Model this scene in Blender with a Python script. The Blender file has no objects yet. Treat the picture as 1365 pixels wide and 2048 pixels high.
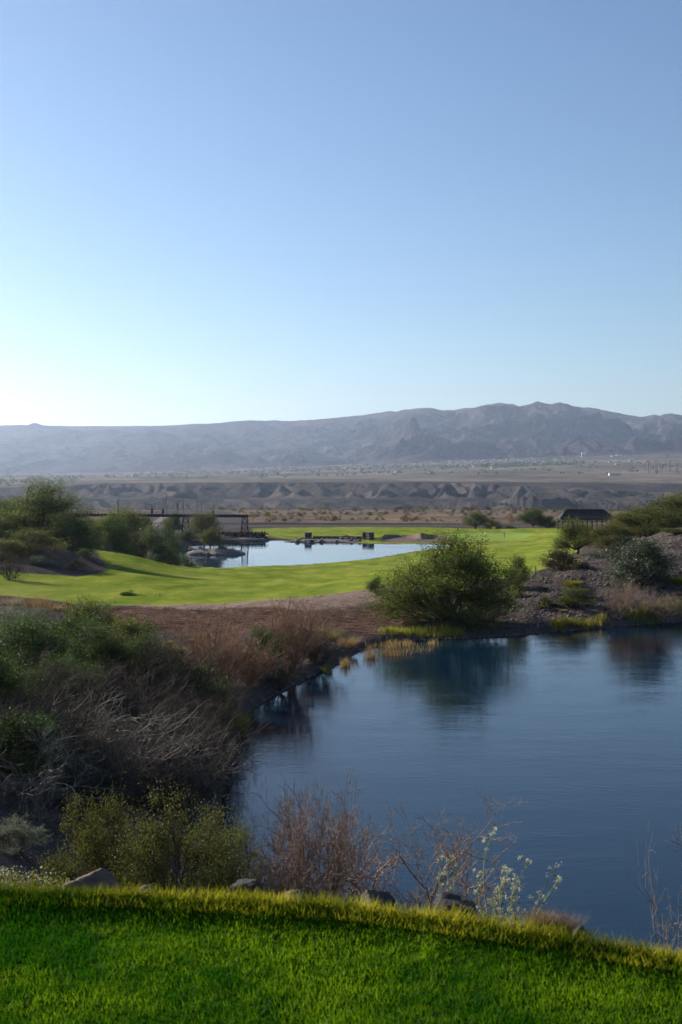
import bpy, math, random
import numpy as np
from mathutils import Vector, Matrix
rng = np.random.default_rng(7)
random.seed(7)

# ------------------------------------------------------------------ camera, sky, sun, exposure
H = 11.0            # camera height above the near pond (pond = 0 m)
F = 2560.0          # focal length in photo pixels
HY = 940.0          # photo row of the horizon
scene = bpy.context.scene
cam_d = bpy.data.cameras.new('camera'); cam = bpy.data.objects.new('camera', cam_d)
scene.collection.objects.link(cam)
cam.location = (0, 0, H); cam.rotation_euler = (math.radians(90), 0, 0)
cam_d.sensor_fit = 'VERTICAL'; cam_d.sensor_height = 36.0; cam_d.lens = 36.0*F/2048
cam_d.shift_y = (HY-1024)/2048
cam_d.clip_start = 0.1; cam_d.clip_end = 60000
cam_d.dof.use_dof = True; cam_d.dof.focus_distance = 90.0; cam_d.dof.aperture_fstop = 9.0
scene.camera = cam
scene.render.resolution_x = 682; scene.render.resolution_y = 1024

SUN_AZ = math.radians(-50)      # measured from +Y, negative = left of the view
SUN_EL = math.radians(21)
world = bpy.data.worlds.new('World'); scene.world = world; world.use_nodes = True
wn = world.node_tree.nodes; wl = world.node_tree.links
bg = wn['Background']
sky = wn.new('ShaderNodeTexSky'); sky.sky_type = 'NISHITA'; sky.sun_disc = False
sky.sun_elevation = SUN_EL; sky.sun_rotation = SUN_AZ
sky.altitude = 1500; sky.air_density = 1.1; sky.dust_density = 1.0; sky.ozone_density = 3.4
wl.new(sky.outputs['Color'], bg.inputs['Color']); bg.inputs['Strength'].default_value = 0.070
sd_ = bpy.data.lights.new('sun', 'SUN'); sun = bpy.data.objects.new('sun', sd_)
scene.collection.objects.link(sun)
sd_.energy = 5.0; sd_.angle = math.radians(0.5); sd_.color = (1.0, 0.93, 0.82)
sv = Vector((math.sin(SUN_AZ)*math.cos(SUN_EL), math.cos(SUN_AZ)*math.cos(SUN_EL), math.sin(SUN_EL)))
sun.rotation_euler = sv.to_track_quat('Z', 'Y').to_euler()
sun.location = sv*300
scene.view_settings.view_transform = 'Standard'; scene.view_settings.look = 'None'
scene.view_settings.exposure = 0.90; scene.view_settings.gamma = 1.0
scene.view_settings.use_curve_mapping = False
scene.render.engine = 'CYCLES'

# ------------------------------------------------------------------ helpers
COL = scene.collection
def tag(o, label=None, cat=None, group=None, kind=None):
    if label: o['label'] = label
    if cat: o['category'] = cat
    if group: o['group'] = group
    if kind: o['kind'] = kind
    return o
def empty(name, loc, rz=0, label=None, cat=None, group=None, sc=None):
    o = bpy.data.objects.new(name, None); COL.objects.link(o)
    o.location = loc; o.rotation_euler = (0, 0, rz); o.empty_display_size = .2
    if sc is not None: o.scale = sc
    return tag(o, label, cat, group)
def link(name, me, mat=None, parent=None, loc=None, rz=0, sc=None, keepmat=False):
    o = bpy.data.objects.new(name, me); COL.objects.link(o)
    if mat is not None:
        if len(me.materials) == 0: me.materials.append(mat)
        elif me.materials[0] is not mat:
            o.material_slots[0].link = 'OBJECT'; o.material_slots[0].material = mat
    if parent is not None: o.parent = parent
    if loc is not None: o.location = loc
    if rz: o.rotation_euler = (0, 0, rz)
    if sc is not None: o.scale = sc
    return o
def np_mesh(name, verts, faces, fsize, smooth=False, attrs=None):
    """verts (N,3); faces flat index array of constant size fsize"""
    me = bpy.data.meshes.new(name)
    verts = np.asarray(verts, np.float32); faces = np.asarray(faces, np.int32).reshape(-1, fsize)
    me.vertices.add(len(verts)); me.vertices.foreach_set('co', verts.ravel())
    me.loops.add(faces.size); me.loops.foreach_set('vertex_index', faces.ravel())
    me.polygons.add(len(faces))
    me.polygons.foreach_set('loop_start', np.arange(0, faces.size, fsize, dtype=np.int32))
    if smooth: me.polygons.foreach_set('use_smooth', np.ones(len(faces), bool))
    me.update(calc_edges=True)
    for k, v in (attrs or {}).items():
        a = me.attributes.new(k, 'FLOAT', 'POINT'); a.data.foreach_set('value', np.asarray(v, np.float32))
    me.validate(verbose=False)
    return me

def _hash(ix, iy, seed):
    n = (ix.astype(np.int64)*374761393 + iy.astype(np.int64)*668265263 + seed*982451653) & 0x7fffffff
    n = ((n ^ (n >> 13))*1274126177) & 0x7fffffff
    n = (n ^ (n >> 16)) & 0xffff
    return n/65535.0
def vnoise(x, y, seed=0):
    x = np.asarray(x, float); y = np.asarray(y, float)
    ix = np.floor(x); iy = np.floor(y); fx = x-ix; fy = y-iy
    fx = fx*fx*fx*(fx*(fx*6-15)+10); fy = fy*fy*fy*(fy*(fy*6-15)+10)
    a = _hash(ix, iy, seed); b = _hash(ix+1, iy, seed); c = _hash(ix, iy+1, seed); d = _hash(ix+1, iy+1, seed)
    return (a*(1-fx)+b*fx)*(1-fy)+(c*(1-fx)+d*fx)*fy
def fbm(x, y, oct=4, seed=0, gain=.5):
    s = 0; a = 1; t = 0
    for k in range(oct):
        s = s+a*(vnoise(x, y, seed+k*17)-.5); t += a; a *= gain
        x, y = 1.6*x-1.2*y+3.1, 1.2*x+1.6*y+7.7
    return s/t*2
def ridged(x, y, oct=5, seed=0, gain=.5):
    s = 0; a = 1; t = 0; w = 1
    for k in range(oct):
        v = 1-np.abs(2*vnoise(x, y, seed+k*13)-1); v = v*v
        s = s+a*v*w; t += a; a *= gain; w = np.clip(v*1.6, 0, 1)
        x, y = 1.65*x-1.15*y+5.3, 1.15*x+1.65*y+1.9
    return s/t
def sstep(e0, e1, x):
    t = np.clip((x-e0)/(e1-e0), 0, 1); return t*t*(3-2*t)

# ------------------------------------------------------------------ terrain height
PXC = np.array([-400, 0, 200, 400, 600, 800, 1000, 1200, 1365, 1800], float)
TAB = [
 (5,   9.4, 9.4, 9.4, 9.4, 9.4, 9.4, 9.4, 9.4, 9.4, 9.4),
 (8,   8.8, 8.5, 8.25,8.15,8.1, 8.0, 7.9, 7.7, 7.6, 7.6),
 (12,  7.9, 7.2, 6.75,6.6, 6.5, 6.4, 6.2, 5.8, 5.4, 5.2),
 (15,  7.3, 6.3, 5.6, 5.2, 4.6, 4.4, 4.2, 4.0, 3.8, 3.8),
 (20,  6.5, 5.1, 3.3, 1.9, 1.0, .8,  .8,  .8,  .8,  .8),
 (26,  5.5, 3.9, 2.3, 1.0, -.5, -1,  -1,  -1,  -1,  -1),
 (30,  5.0, 3.3, 1.8, .7,  -1,  -2,  -2,  -2,  -2,  -2),
 (45,  4.5, 2.8, 1.6, .5,  -1,  -2,  -2,  -2,  -2,  -2),
 (60,  4.2, 2.5, 1.6, .8,  .2,  -1,  -2,  -2,  -2,  -2),
 (80,  3.6, 2.3, 1.5, 1.1, .9,  .2,  -.5, -1,  -1,  -1),
 (87,  3.2, 2.0, 1.3, 1.1, 1.1, .6,  .3,  0,   0,   0),
 (95,  3.0, 1.75,1.2, 1.1, 1.4, 1.0, 1.0, 1.2, 1.0, 1.5),
 (105, 2.6, 1.5, 1.0, .8,  .9,  1.5, 1.6, 2.1, 2.9, 4.0),
 (115, 2.4, 1.3, .8,  .3,  .35, .9,  1.5, 2.6, 4.2, 5.5),
 (130, 3.2, 1.5, .4,  -.5, -.6, 0,   .8,  2.4, 4.8, 6.5),
 (145, 4.0, 2.6, -.1, -1.3,-1.5,-1,  .1,  1.9, 4.8, 7.0),
 (180, 4.0, 2.6, -.5, -3.3,-3.6,-3,  -2,  -.2, 3.5, 6.5),
 (210, 2.5, .5,  -1.9,-5.2,-5.5,-4.8,-3.5,-1.4,2.0, 5.0),
 (240, 1.0, -2,  -3.5,-6.8,-6.9,-6.2,-4.9,-2.4,.3,  3.5),
 (275, -1,  -4,  -5.0,-7.2,-7.2,-7.0,-5.9,-3.4,-1.5,1.5),
 (300, -3,  -5,  -5.5,-6.5,-7.2,-7.2,-6.4,-4.2,-2.6,0),
 (320, -4,  -5.5,-5.6,-6.2,-7,  -7.0,-6.8,-4.7,-3.4,-1),
 (335, -5,  -5.8,-5.8,-6.0,-6.8,-6.4,-7.0,-5.0,-4,  -2),
 (355, -5.5,-6.1,-6.1,-6.2,-6.9,-6.6,-7.05,-5.4,-4.6,-3),
 (372, -6,  -6.5,-6.5,-6.6,-7.0,-6.5,-6.5,-5.8,-5,  -4),
 (400, -6.8,-7.2,-7.2,-7.4,-7.5,-7.3,-7.0,-6.6,-6.5,-6),
 (405, -6.9,-7.3,-7.3,-7.7,-7.8,-7.8,-7.3,-7,  -7,  -7),
 (437, -7,  -7.4,-7.6,-8.3,-8.4,-8.1,-7.9,-8,  -8,  -8),
 (442, -7,  -7.3,-7.4,-7.1,-7.0,-7.1,-7.3,-7.6,-8,  -8),
 (520, -8,  -8,  -8,  -8.2,-8.3,-8.2,-8.4,-9,  -9,  -9),
 (700, -11.5,-11.5,-11.7,-11.8,-12,-12,-12.2,-12.5,-13,-13),
 (900, -17, -17, -17, -17, -16.8,-16.8,-17,-17.5,-19,-20),
 (980, -30, -30, -30, -30, -30, -30, -30, -31, -33, -34),
 (1300,-52, -52, -52, -52, -52, -52, -52, -52, -50, -50),
 (1650,-50, -50, -50, -50, -50, -50, -50, -48, -46, -46),
 (1850,-46, -46, -44, -42, -42, -42, -42, -42, -40, -40),
 (2300,-26, -24, -15, -13, -12, -12, -13, -16, -18, -18),
 (2600,-20, -18, -14, -12, -10, -9,  -9,  -10, -10, -10),
 (3500,-15, -13, -11, -8,  -5,  -2,  2,   5,   8,   10),
 (5000,-14, -12, -8,  -2,  8,   20,  32,  42,  48,  50),
 (6000,-12, -8,  0,   10,  30,  45,  62,  78,  88,  95),
 (14000,10, 10,  40,  60,  80,  100, 120, 130, 130, 130),
]
TY = np.array([r[0] for r in TAB], float); TZ = np.array([r[1:] for r in TAB], float)
LTY = np.log(TY)
def table(X, Y):
    px = 682.5+F*X/np.maximum(Y, 12.0)
    px = np.clip(px, PXC[0], PXC[-1]); ly = np.log(np.clip(Y, 5, 14000))
    j = np.clip(np.searchsorted(PXC, px, side='right')-1, 0, len(PXC)-2)
    i = np.clip(np.searchsorted(LTY, ly, side='right')-1, 0, len(LTY)-2)
    fx = (px-PXC[j])/(PXC[j+1]-PXC[j]); fy = (ly-LTY[i])/(LTY[i+1]-LTY[i])
    fx = fx*fx*(3-2*fx)*.6+fx*.4
    fy = fy*fy*(3-2*fy)*.25+fy*.75
    return (TZ[i, j]*(1-fx)+TZ[i, j+1]*fx)*(1-fy)+(TZ[i+1, j]*(1-fx)+TZ[i+1, j+1]*fx)*fy

def sdf(poly, X, Y):
    """signed distance to polygon, positive inside"""
    P = np.asarray(poly, float); X = np.asarray(X, float); Y = np.asarray(Y, float)
    d = np.full(X.shape, 1e18); inside = np.zeros(X.shape, bool)
    for k in range(len(P)):
        x0, y0 = P[k]; x1, y1 = P[(k+1) % len(P)]
        ex, ey = x1-x0, y1-y0; L = ex*ex+ey*ey+1e-12
        t = np.clip(((X-x0)*ex+(Y-y0)*ey)/L, 0, 1)
        d = np.minimum(d, (X-x0-t*ex)**2+(Y-y0-t*ey)**2)
        c = ((y0 > Y) != (y1 > Y)) & (X < (x1-x0)*(Y-y0)/((y1-y0) if y1 != y0 else 1e-12)+x0)
        inside ^= c
    return np.sqrt(d)*np.where(inside, 1, -1)
def smooth_poly(P, n=5):
    P = np.asarray(P, float); N = len(P); out = []
    for k in range(N):
        a, b, c, d = P[k-1], P[k], P[(k+1) % N], P[(k+2) % N]
        for t in np.linspace(0, 1, n, endpoint=False):
            out.append(.5*((2*b)+(c-a)*t+(2*a-5*b+4*c-d)*t*t+(-a+3*b-3*c+d)*t**3))
    return np.array(out)
def wxy(px, py, z):
    Y = (H-z)*F/(py-HY); return ((px-682.5)*Y/F, Y)

POND1 = smooth_poly([(-.6, 23.5), (-2.6, 29), (-3.6, 36), (-4.0, 43), (-4.4, 52), (-4.1, 58.7), (-2.3, 66), (-.1, 73), (1.3, 78.5),
                     (3.4, 81.6), (6, 83), (9, 84), (12.3, 85.6), (17.9, 89), (24.8, 93), (36, 98), (60, 100), (60, 21), (20, 21), (3, 21.5)], 4)
P2Z = -7.0
POND2 = smooth_poly([wxy(*p, P2Z) for p in [(352, 1112), (385, 1130), (450, 1135), (540, 1134), (650, 1128), (740, 1118), (800, 1108), (842, 1101), (890, 1096),
                     (905, 1092), (880, 1088.5), (820, 1088), (760, 1088), (700, 1086), (640, 1084), (600, 1081.5), (560, 1080), (520, 1079.5), (500, 1083.5), (440, 1086), (380, 1090), (350, 1097)]], 4)
EDX = [-12, -4, -1.22, -.6, 0, .5, 1.04, 2, 4, 12]; EDY = [7.7, 5.6, 4.70, 4.64, 4.54, 4.34, 4.07, 3.56, 2.5, -1.5]
def edge_y(X): return np.interp(X, EDX, EDY)

BUNK = []   # filled after hit() is available (world polygons)
def zfun(X, Y, detail=True):
    X = np.asarray(X, float); Y = np.asarray(Y, float)
    z = table(X, Y)
    # lip of the tee and slope behind it
    e = edge_y(X)
    d = Y-e
    bank = 9.4-.31*np.clip(d, 0, None)**1.06
    near = sstep(9, 5.5, Y)
    z = np.where(Y < 9, z*(1-near)+np.minimum(np.maximum(bank, z-1.2), 9.4)*near, z)
    z = np.where(d < 0, 9.4, z)
    z = z+.05*np.exp(-((d+.02)/.12)**2)*(Y < 12)
    # mounds, rolling of the fairway
    if detail:
        lf = sstep(88, 110, Y)*sstep(300, 240, Y)
        z = z+lf*.55*fbm(X*.035, Y*.03, 3, 8)+lf*.10*fbm(X*.15, Y*.12, 2, 9)
        z = z+lf*(.30*np.sin(X*.09+Y*.045+1.0)*np.cos(Y*.06-X*.05))
        rough = sstep(9, 14, Y)*sstep(100, 88, Y)
        z = z+rough*fbm(X*.35, Y*.35, 4, 3)*.28
        # rocky mound on the right
        px = 682.5+F*X/np.maximum(Y, 12)
        mr = sstep(1030, 1090, px)*sstep(87, 92, Y)*sstep(150, 118, Y)
        z = z+mr*(fbm(X*.25, Y*.25, 5, 11)*.55)
        ml = sstep(200, 100, px)*sstep(118, 130, Y)*sstep(230, 180, Y)
        z = z+ml*fbm(X*.15, Y*.15, 4, 21)*.8
    # tee mound by the pavilion, back of the green
    def bump(px, Yc, h, sx, sy):
        xc = (px-682.5)*Yc/F
        return h*np.exp(-((X-xc)/sx)**2-((Y-Yc)/sy)**2)
    z = z+bump(1125, 338, 1.1, 6, 10)+bump(1065, 368, .6, 8, 7)+bump(800, 334, .9, 5, 5)+bump(868, 334, .8, 6, 5)+bump(950, 372, .3, 10, 6)
    z = z+bump(120, 140, 1.5, 4.0, 7)-bump(245, 150, .5, 7, 9)
    # ponds
    m = (Y > 15) & (Y < 110)
    if m.any():
        s = sdf(POND1, X[m], Y[m]); zm = z[m]
        zm = np.where(s > 0, np.minimum(zm, -.05-.35*s), np.maximum(np.minimum(zm, .12+.62*(-s)), .06+.02*(-s)))
        z[m] = zm
    m = (Y > 200) & (Y < 420)
    if m.any():
        s = sdf(POND2, X[m], Y[m]); zm = z[m]
        zm = np.where(s > 0, P2Z-.05-.2*s, np.maximum(np.minimum(zm, P2Z+.12+.3*(-s)), P2Z+.06))
        z[m] = zm
    for poly, depth in BUNK:
        m = (Y > 300) & (Y < 350)
        if m.any():
            s = sdf(poly, X[m], Y[m]); k = sstep(.0, .8, s); z[m] = z[m]*(1-k)+(P2Z+.10)*k+.15*np.exp(-((s+.6)/1.2)**2)*(Y[m] > 322)
    if detail:
        far = Y > 440
        if far.any():
            Xf, Yf = X[far], Y[far]; zf = z[far]
            zf = zf+sstep(445, 480, Yf)*sstep(960, 880, Yf)*fbm(Xf*.03, Yf*.02, 4, 5)*.7
            # badlands
            bl = sstep(1620, 1720, Yf)*sstep(2420, 2250, Yf)
            pxf = 682.5+F*Xf/Yf
            wX = Xf+25*fbm(Xf*.006, Yf*.006, 3, 30); wY = Yf+30*fbm(Xf*.006+9, Yf*.006, 3, 31)
            capz = np.interp(pxf, [-400, 60, 125, 300, 700, 950, 1100, 1300, 1800], [-36, -32, -15, -12.5, -11, -12, -19, -25, -27])
            def tri(u): return 1-np.abs(2*(u-np.floor(u))-1)
            me1 = 60*fbm(Xf*.0045, Xf*0+1.3, 4, 130); me2 = 90*fbm(Xf*.0035, Xf*0+7.3, 4, 131)
            s1 = np.clip((1900+me1-Yf)/190, 0, 1); s2 = np.clip((2285+me2-Yf)/300, 0, 1)
            u1 = (wX+.45*wY)/62+1.5*fbm(Xf*.005, Yf*.004, 3, 132); u2 = (wX+.30*wY)/80+1.5*fbm(Xf*.0045, Yf*.004, 3, 133)
            var = .55+.9*vnoise(Xf*.009, Yf*.004, 134)
            sp1 = tri(u1)*.85+.5*tri(u1*2.37+wY*.014)*vnoise(Xf*.02, Yf*.01, 140)*1.6; sp2 = tri(u2)*.8+.55*tri(u2*2.63-wY*.012)*vnoise(Xf*.02, Yf*.01, 141)*1.6
            e1 = (4*s1*(1-s1))**.7*(s1 > 0); e2 = (4*s2*(1-s2))**.7*(s2 > 0)
            zb = -52+19*(1-s1**.85)+(capz+33)*(1-s2**.8)+(sp1-.75)*21*e1*var+(sp2-.8)*23*e2*var
            zb = zb+2.2*fbm(Xf*.03, Yf*.02, 4, 135)*(.25+e1+e2)+1.5*ridged(wX*.05, wY*.03, 3, 136)*(e1+e2)
            zb = np.minimum(zb, capz+.8*fbm(Xf*.01, Yf*.01, 2, 55)+1.0)
            zf = zf*(1-bl)+zb*bl
            # plain
            zf = zf+sstep(2300, 2700, Yf)*sstep(6200, 5200, Yf)*fbm(Xf*.003, Yf*.003, 4, 61)*4
            # foothills and mountains
            sky_px = [-400, 0, 55, 63, 70, 77, 87, 110, 300, 430, 500, 590, 700, 740, 800, 860, 885, 905, 940, 975, 1010, 1025, 1040, 1058, 1075, 1090, 1103, 1120, 1135, 1150, 1180, 1215, 1250, 1280, 1296, 1310, 1320, 1345, 1365, 1450, 1600, 1800]
            sky_py = [850, 851, 849.5, 846.5, 845.5, 847, 850.5, 852, 851, 846, 840, 842, 832, 827, 820, 815, 819, 820, 816, 808, 805, 807, 811, 807, 801.5, 806, 808, 803, 806, 812, 814, 821, 829, 832, 830.5, 827.5, 830, 825, 829, 838, 826, 840]
            RD = 9600.
            top = H+(HY-np.interp(pxf, sky_px, sky_py))/F*RD
            base = zf.copy()
            foot = np.interp(pxf, [-400, 0, 500, 900, 1365, 1800], [6400, 6300, 6100, 5900, 6000, 6000])+350*fbm(Xf*.0012, Xf*0+2.2, 3, 71)
            t = np.clip((Yf-foot)/(RD-foot), 0, 1)
            prof = np.interp(t, [0, .12, .45, .8, 1.0], [0, .07, .36, .73, 1.0])
            rug = np.interp(pxf, [-400, 200, 600, 900, 1800], [.30, .38, .65, 1.0, 1.0])
            wx = Xf+260*fbm(Xf*.0011, Yf*.0011, 3, 81); wy = Yf+260*fbm(Xf*.0011+5, Yf*.0011, 3, 82)
            n = ridged(wx*.00125+.3*wy*.001, wy*.0010, 6, 91, .55)-.36
            n2 = ridged(wx*.0042, wy*.0036, 5, 97, .55)-.36
            env = sstep(0, .1, t)*(1-sstep(.72, .98, t)*.90)
            amp = (top-base)
            zm_ = base+amp*prof+env*rug*(n*np.minimum(amp, 420)*(.46+.14*np.sin(t*3.1))+n2*120)
            sk = np.interp(pxf, sky_px, sky_py)
            zm_ = zm_+9*t*rug*fbm(Xf*.012, Yf*.004, 4, 99)
            zm_ = np.minimum(zm_, H+(HY-sk)/F*Yf+15*rug*fbm(Xf*.012, Yf*.0, 4, 98)-np.clip(RD-Yf, 0, 900)*.012)
            back = np.clip((Yf-RD)/2500, 0, 1)
            zm_ = zm_-back*amp*.6+ (t>=1)*0
            zf = np.where(t > 0, np.maximum(zm_, base-8), base)
            z[far] = zf
    return z
def z1(x, y): return float(zfun(np.array([x]), np.array([y]))[0])
_YS = np.concatenate([np.arange(2.5, 30, .05), np.arange(30, 130, .12), np.arange(130, 470, .3), np.arange(470, 1700, 2.), np.arange(1700, 9700, 8.)])
def hit(px, py, ymin=0):
    """first ground point seen at this photo pixel"""
    ys = _YS[_YS > ymin]; xs = (px-682.5)*ys/F
    g = zfun(xs, ys); g = water_clip(xs, ys, g)
    ray = H-(py-HY)/F*ys
    k = np.argmax(g >= ray)
    if not (g >= ray).any(): k = len(ys)-1
    return (float(xs[k]), float(ys[k]), float(g[k]))
def water_clip(xs, ys, g):
    g = np.where((ys > 15) & (ys < 110), np.maximum(g, -.02), g)
    return np.where((ys > 200) & (ys < 400), np.maximum(g, P2Z-.02), g)
def at(px, Y):
    x = (px-682.5)*Y/F; return (x, Y, z1(x, Y))

def hp(pts): return smooth_poly([hit(*p)[:2] for p in pts], 4)
BUNK.append((smooth_poly([wxy(*p, -7.0) for p in [(762, 1084), (790, 1085.5), (826, 1086), (850, 1081), (822, 1076), (790, 1075.5), (768, 1078)]], 3), 1.0))
BUNK.append((smooth_poly([wxy(*p, -7.0) for p in [(830, 1085.5), (870, 1086.5), (898, 1084), (902, 1079.5), (880, 1076), (850, 1077), (836, 1082)]], 3), 1.1))

# ------------------------------------------------------------------ materials
def nodes(name):
    m = bpy.data.materials.new(name); m.use_nodes = True
    nt = m.node_tree; return m, nt.nodes, nt.links, nt.nodes['Principled BSDF']
def mixc(n, l, fac, a, b):
    x = n.new('ShaderNodeMix'); x.data_type = 'RGBA'
    if hasattr(fac, 'links'): l.new(fac, x.inputs[0])
    else: x.inputs[0].default_value = fac
    for s, v in ((6, a), (7, b)):
        if hasattr(v, 'links'): l.new(v, x.inputs[s])
        else: x.inputs[s].default_value = (*v, 1)
    return x.outputs[2]
def mth(n, l, op, a, b=None, c=None, clamp=False):
    x = n.new('ShaderNodeMath'); x.operation = op; x.use_clamp = clamp
    for k, v in enumerate((a, b, c)):
        if v is None: continue
        if hasattr(v, 'links'): l.new(v, x.inputs[k])
        else: x.inputs[k].default_value = v
    return x.outputs[0]
def noise(n, l, scale, detail=4, rough=.55, vec=None, w=None, dist=0):
    t = n.new('ShaderNodeTexNoise'); t.inputs['Scale'].default_value = scale
    t.inputs['Detail'].default_value = detail; t.inputs['Roughness'].default_value = rough; t.inputs['Distortion'].default_value = dist
    if vec is not None: l.new(vec, t.inputs['Vector'])
    return t.outputs['Fac']
def ramp(n, l, fac, stops):
    r = n.new('ShaderNodeValToRGB'); l.new(fac, r.inputs[0])
    e = r.color_ramp.elements
    while len(e) < len(stops): e.new(.5)
    for k, (p, c) in enumerate(stops):
        e[k].position = p; e[k].color = (*c, 1) if not isinstance(c, float) else (c, c, c, 1)
    return r.outputs['Color']
def objco(n): return n.new('ShaderNodeTexCoord').outputs['Object']
def mapped(n, l, vec, sc):
    m = n.new('ShaderNodeMapping'); l.new(vec, m.inputs['Vector']); m.inputs['Scale'].default_value = sc; return m.outputs[0]

def ground_material():
    m, n, l, b = nodes('ground_surface')
    co = n.new('ShaderNodeNewGeometry').outputs['Position']
    def att(nm):
        a = n.new('ShaderNodeAttribute'); a.attribute_name = nm; return a.outputs['Fac']
    n_s = noise(n, l, 6.0, 6, .65, co); n_m = noise(n, l, .9, 5, .6, co); n_l = noise(n, l, .12, 4, .6, co); n_xl = noise(n, l, .03, 3, .5, co)
    # gravel and desert soil
    grav = ramp(n, l, n_s, [(.30, (.018, .016, .017)), (.46, (.055, .045, .042)), (.6, (.105, .084, .074)), (.78, (.22, .19, .165))])
    grav2 = ramp(n, l, n_m, [(.3, (.045, .036, .034)), (.7, (.135, .105, .092))])
    base = mixc(n, l, .55, grav, grav2)
    # bare reddish soil with dead grass
    st = noise(n, l, 1.0, 6, .7, mapped(n, l, co, (1.1, 2.6, 1)))
    dirt = ramp(n, l, st, [(.33, (.03, .017, .013)), (.47, (.085, .046, .034)), (.58, (.15, .09, .068)), (.72, (.26, .18, .145))])
    dirt = mixc(n, l, mth(n, l, 'MULTIPLY', ramp(n, l, noise(n, l, .35, 5, .7, co), [(.45, 0.0), (.65, 1.0)]), .55), dirt, (.12, .085, .068))
    tan = ramp(n, l, noise(n, l, 1.2, 6, .7, co), [(.3, (.17, .115, .088)), (.6, (.27, .2, .158)), (.8, (.34, .27, .22))])
    # desert flat beyond the road
    flat = ramp(n, l, noise(n, l, .06, 6, .65, mapped(n, l, co, (.5, .3, 1))), [(.35, (.085, .072, .064)), (.5, (.15, .115, .09)), (.66, (.24, .165, .11))])
    asph = ramp(n, l, noise(n, l, 2.0, 5, .6, mapped(n, l, co, (.3, .3, 1))), [(.3, (.072, .068, .066)), (.7, (.115, .108, .104))])
    sand = ramp(n, l, noise(n, l, .7, 5, .6, co), [(.3, (.13, .098, .08)), (.7, (.19, .142, .115))])
    # turf
    t1 = noise(n, l, .35, 6, .72, mapped(n, l, co, (.7, .22, 1))); t2 = noise(n, l, 3.5, 5, .7, co)
    turf = ramp(n, l, t1, [(.34, (.095, .15, .018)), (.5, (.19, .225, .03)), (.64, (.32, .32, .06))])
    turf = mixc(n, l, mth(n, l, 'MULTIPLY', t2, .55), turf, (.085, .125, .02))
    dry = ramp(n, l, noise(n, l, .10, 5, .65, mapped(n, l, co, (.6, .35, 1))), [(.50, 0.0), (.68, 1.0)])
    turf = mixc(n, l, mth(n, l, 'MULTIPLY', dry, .5), turf, (.23, .24, .075))
    worn = ramp(n, l, noise(n, l, .5, 6, .7, mapped(n, l, co, (.6, .9, 1))), [(.60, 0.0), (.70, 1.0)])
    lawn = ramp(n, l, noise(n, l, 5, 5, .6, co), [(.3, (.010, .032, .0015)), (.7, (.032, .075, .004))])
    green = ramp(n, l, noise(n, l, .1, 3, .5, co), [(.3, (.19, .27, .05)), (.7, (.23, .31, .07))])
    def sel(prev, nm, colr, amp, soft, nz=n_m):
        v = mth(n, l, 'ADD', att(nm), mth(n, l, 'MULTIPLY', mth(n, l, 'SUBTRACT', nz, .5), amp))
        v = mth(n, l, 'MULTIPLY_ADD', v, 1/soft, .5, clamp=True)
        return mixc(n, l, v, prev, colr)
    c = base
    c = sel(c, 'd_flat', flat, 2, .6)
    c = sel(c, 'd_dirt', dirt, 5, .9)
    c = sel(c, 'd_tan', tan, 3.5, .9)
    c = sel(c, 'd_asph', asph, .1, .15)
    c = sel(c, 'd_beach', sand, .5, .3)
    c = sel(c, 'd_turf', turf, 2.6, .35, noise(n, l, .8, 6, .7, co))
    # thin, worn rim of the turf
    rim = mth(n, l, 'MULTIPLY', worn, mth(n, l, 'MULTIPLY_ADD', att('d_turf'), -.16, 1.0, clamp=True))
    rim = mth(n, l, 'MULTIPLY', rim, mth(n, l, 'MULTIPLY_ADD', att('d_turf'), 2, .2, clamp=True))
    c = mixc(n, l, mth(n, l, 'MULTIPLY', rim, .8), c, (.085, .07, .03))
    c = sel(c, 'd_green', green, .3, .5)
    c = sel(c, 'd_sand', sand, .2, .25)
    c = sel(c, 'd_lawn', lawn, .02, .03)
    l.new(c, b.inputs['Base Color']); b.inputs['Roughness'].default_value = .95
    b.inputs['Specular IOR Level'].default_value = .0
    bp = n.new('ShaderNodeBump'); bp.inputs['Strength'].default_value = .9; bp.inputs['Distance'].default_value = .12
    soil = mth(n, l, 'MULTIPLY_ADD', att('d_turf'), -1.2, .6, clamp=True)
    hgt = mth(n, l, 'ADD', mth(n, l, 'MULTIPLY', n_s, .7), mth(n, l, 'MULTIPLY', n_m, 1.6))
    hgt = mth(n, l, 'MULTIPLY', hgt, mth(n, l, 'MULTIPLY_ADD', soil, .8, .2))
    hgt = mth(n, l, 'ADD', hgt, mth(n, l, 'MULTIPLY', t1, .9))
    l.new(hgt, bp.inputs['Height']); l.new(bp.outputs[0], b.inputs['Normal'])
    return m
def hill_material(name, stops, sc, bump, dist):
    m, n, l, b = nodes(name)
    co = n.new('ShaderNodeNewGeometry').outputs['Position']
    c = ramp(n, l, noise(n, l, sc, 8, .62, mapped(n, l, co, (1, .6, 1.6))), stops)
    d = ramp(n, l, noise(n, l, sc*9, 6, .6, co), [(.35, .55), (.65, 1.25)])
    x = n.new('ShaderNodeMix'); x.data_type = 'RGBA'; x.blend_type = 'MULTIPLY'; x.inputs[0].default_value = .8
    l.new(c, x.inputs[6]); l.new(d, x.inputs[7])
    l.new(x.outputs[2], b.inputs['Base Color']); b.inputs['Roughness'].default_value = 1; b.inputs['Specular IOR Level'].default_value = 0
    bp = n.new('ShaderNodeBump'); bp.inputs['Strength'].default_value = bump; bp.inputs['Distance'].default_value = dist
    l.new(noise(n, l, sc*6, 9, .68, co), bp.inputs['Height']); l.new(bp.outputs[0], b.inputs['Normal'])
    return m
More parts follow.
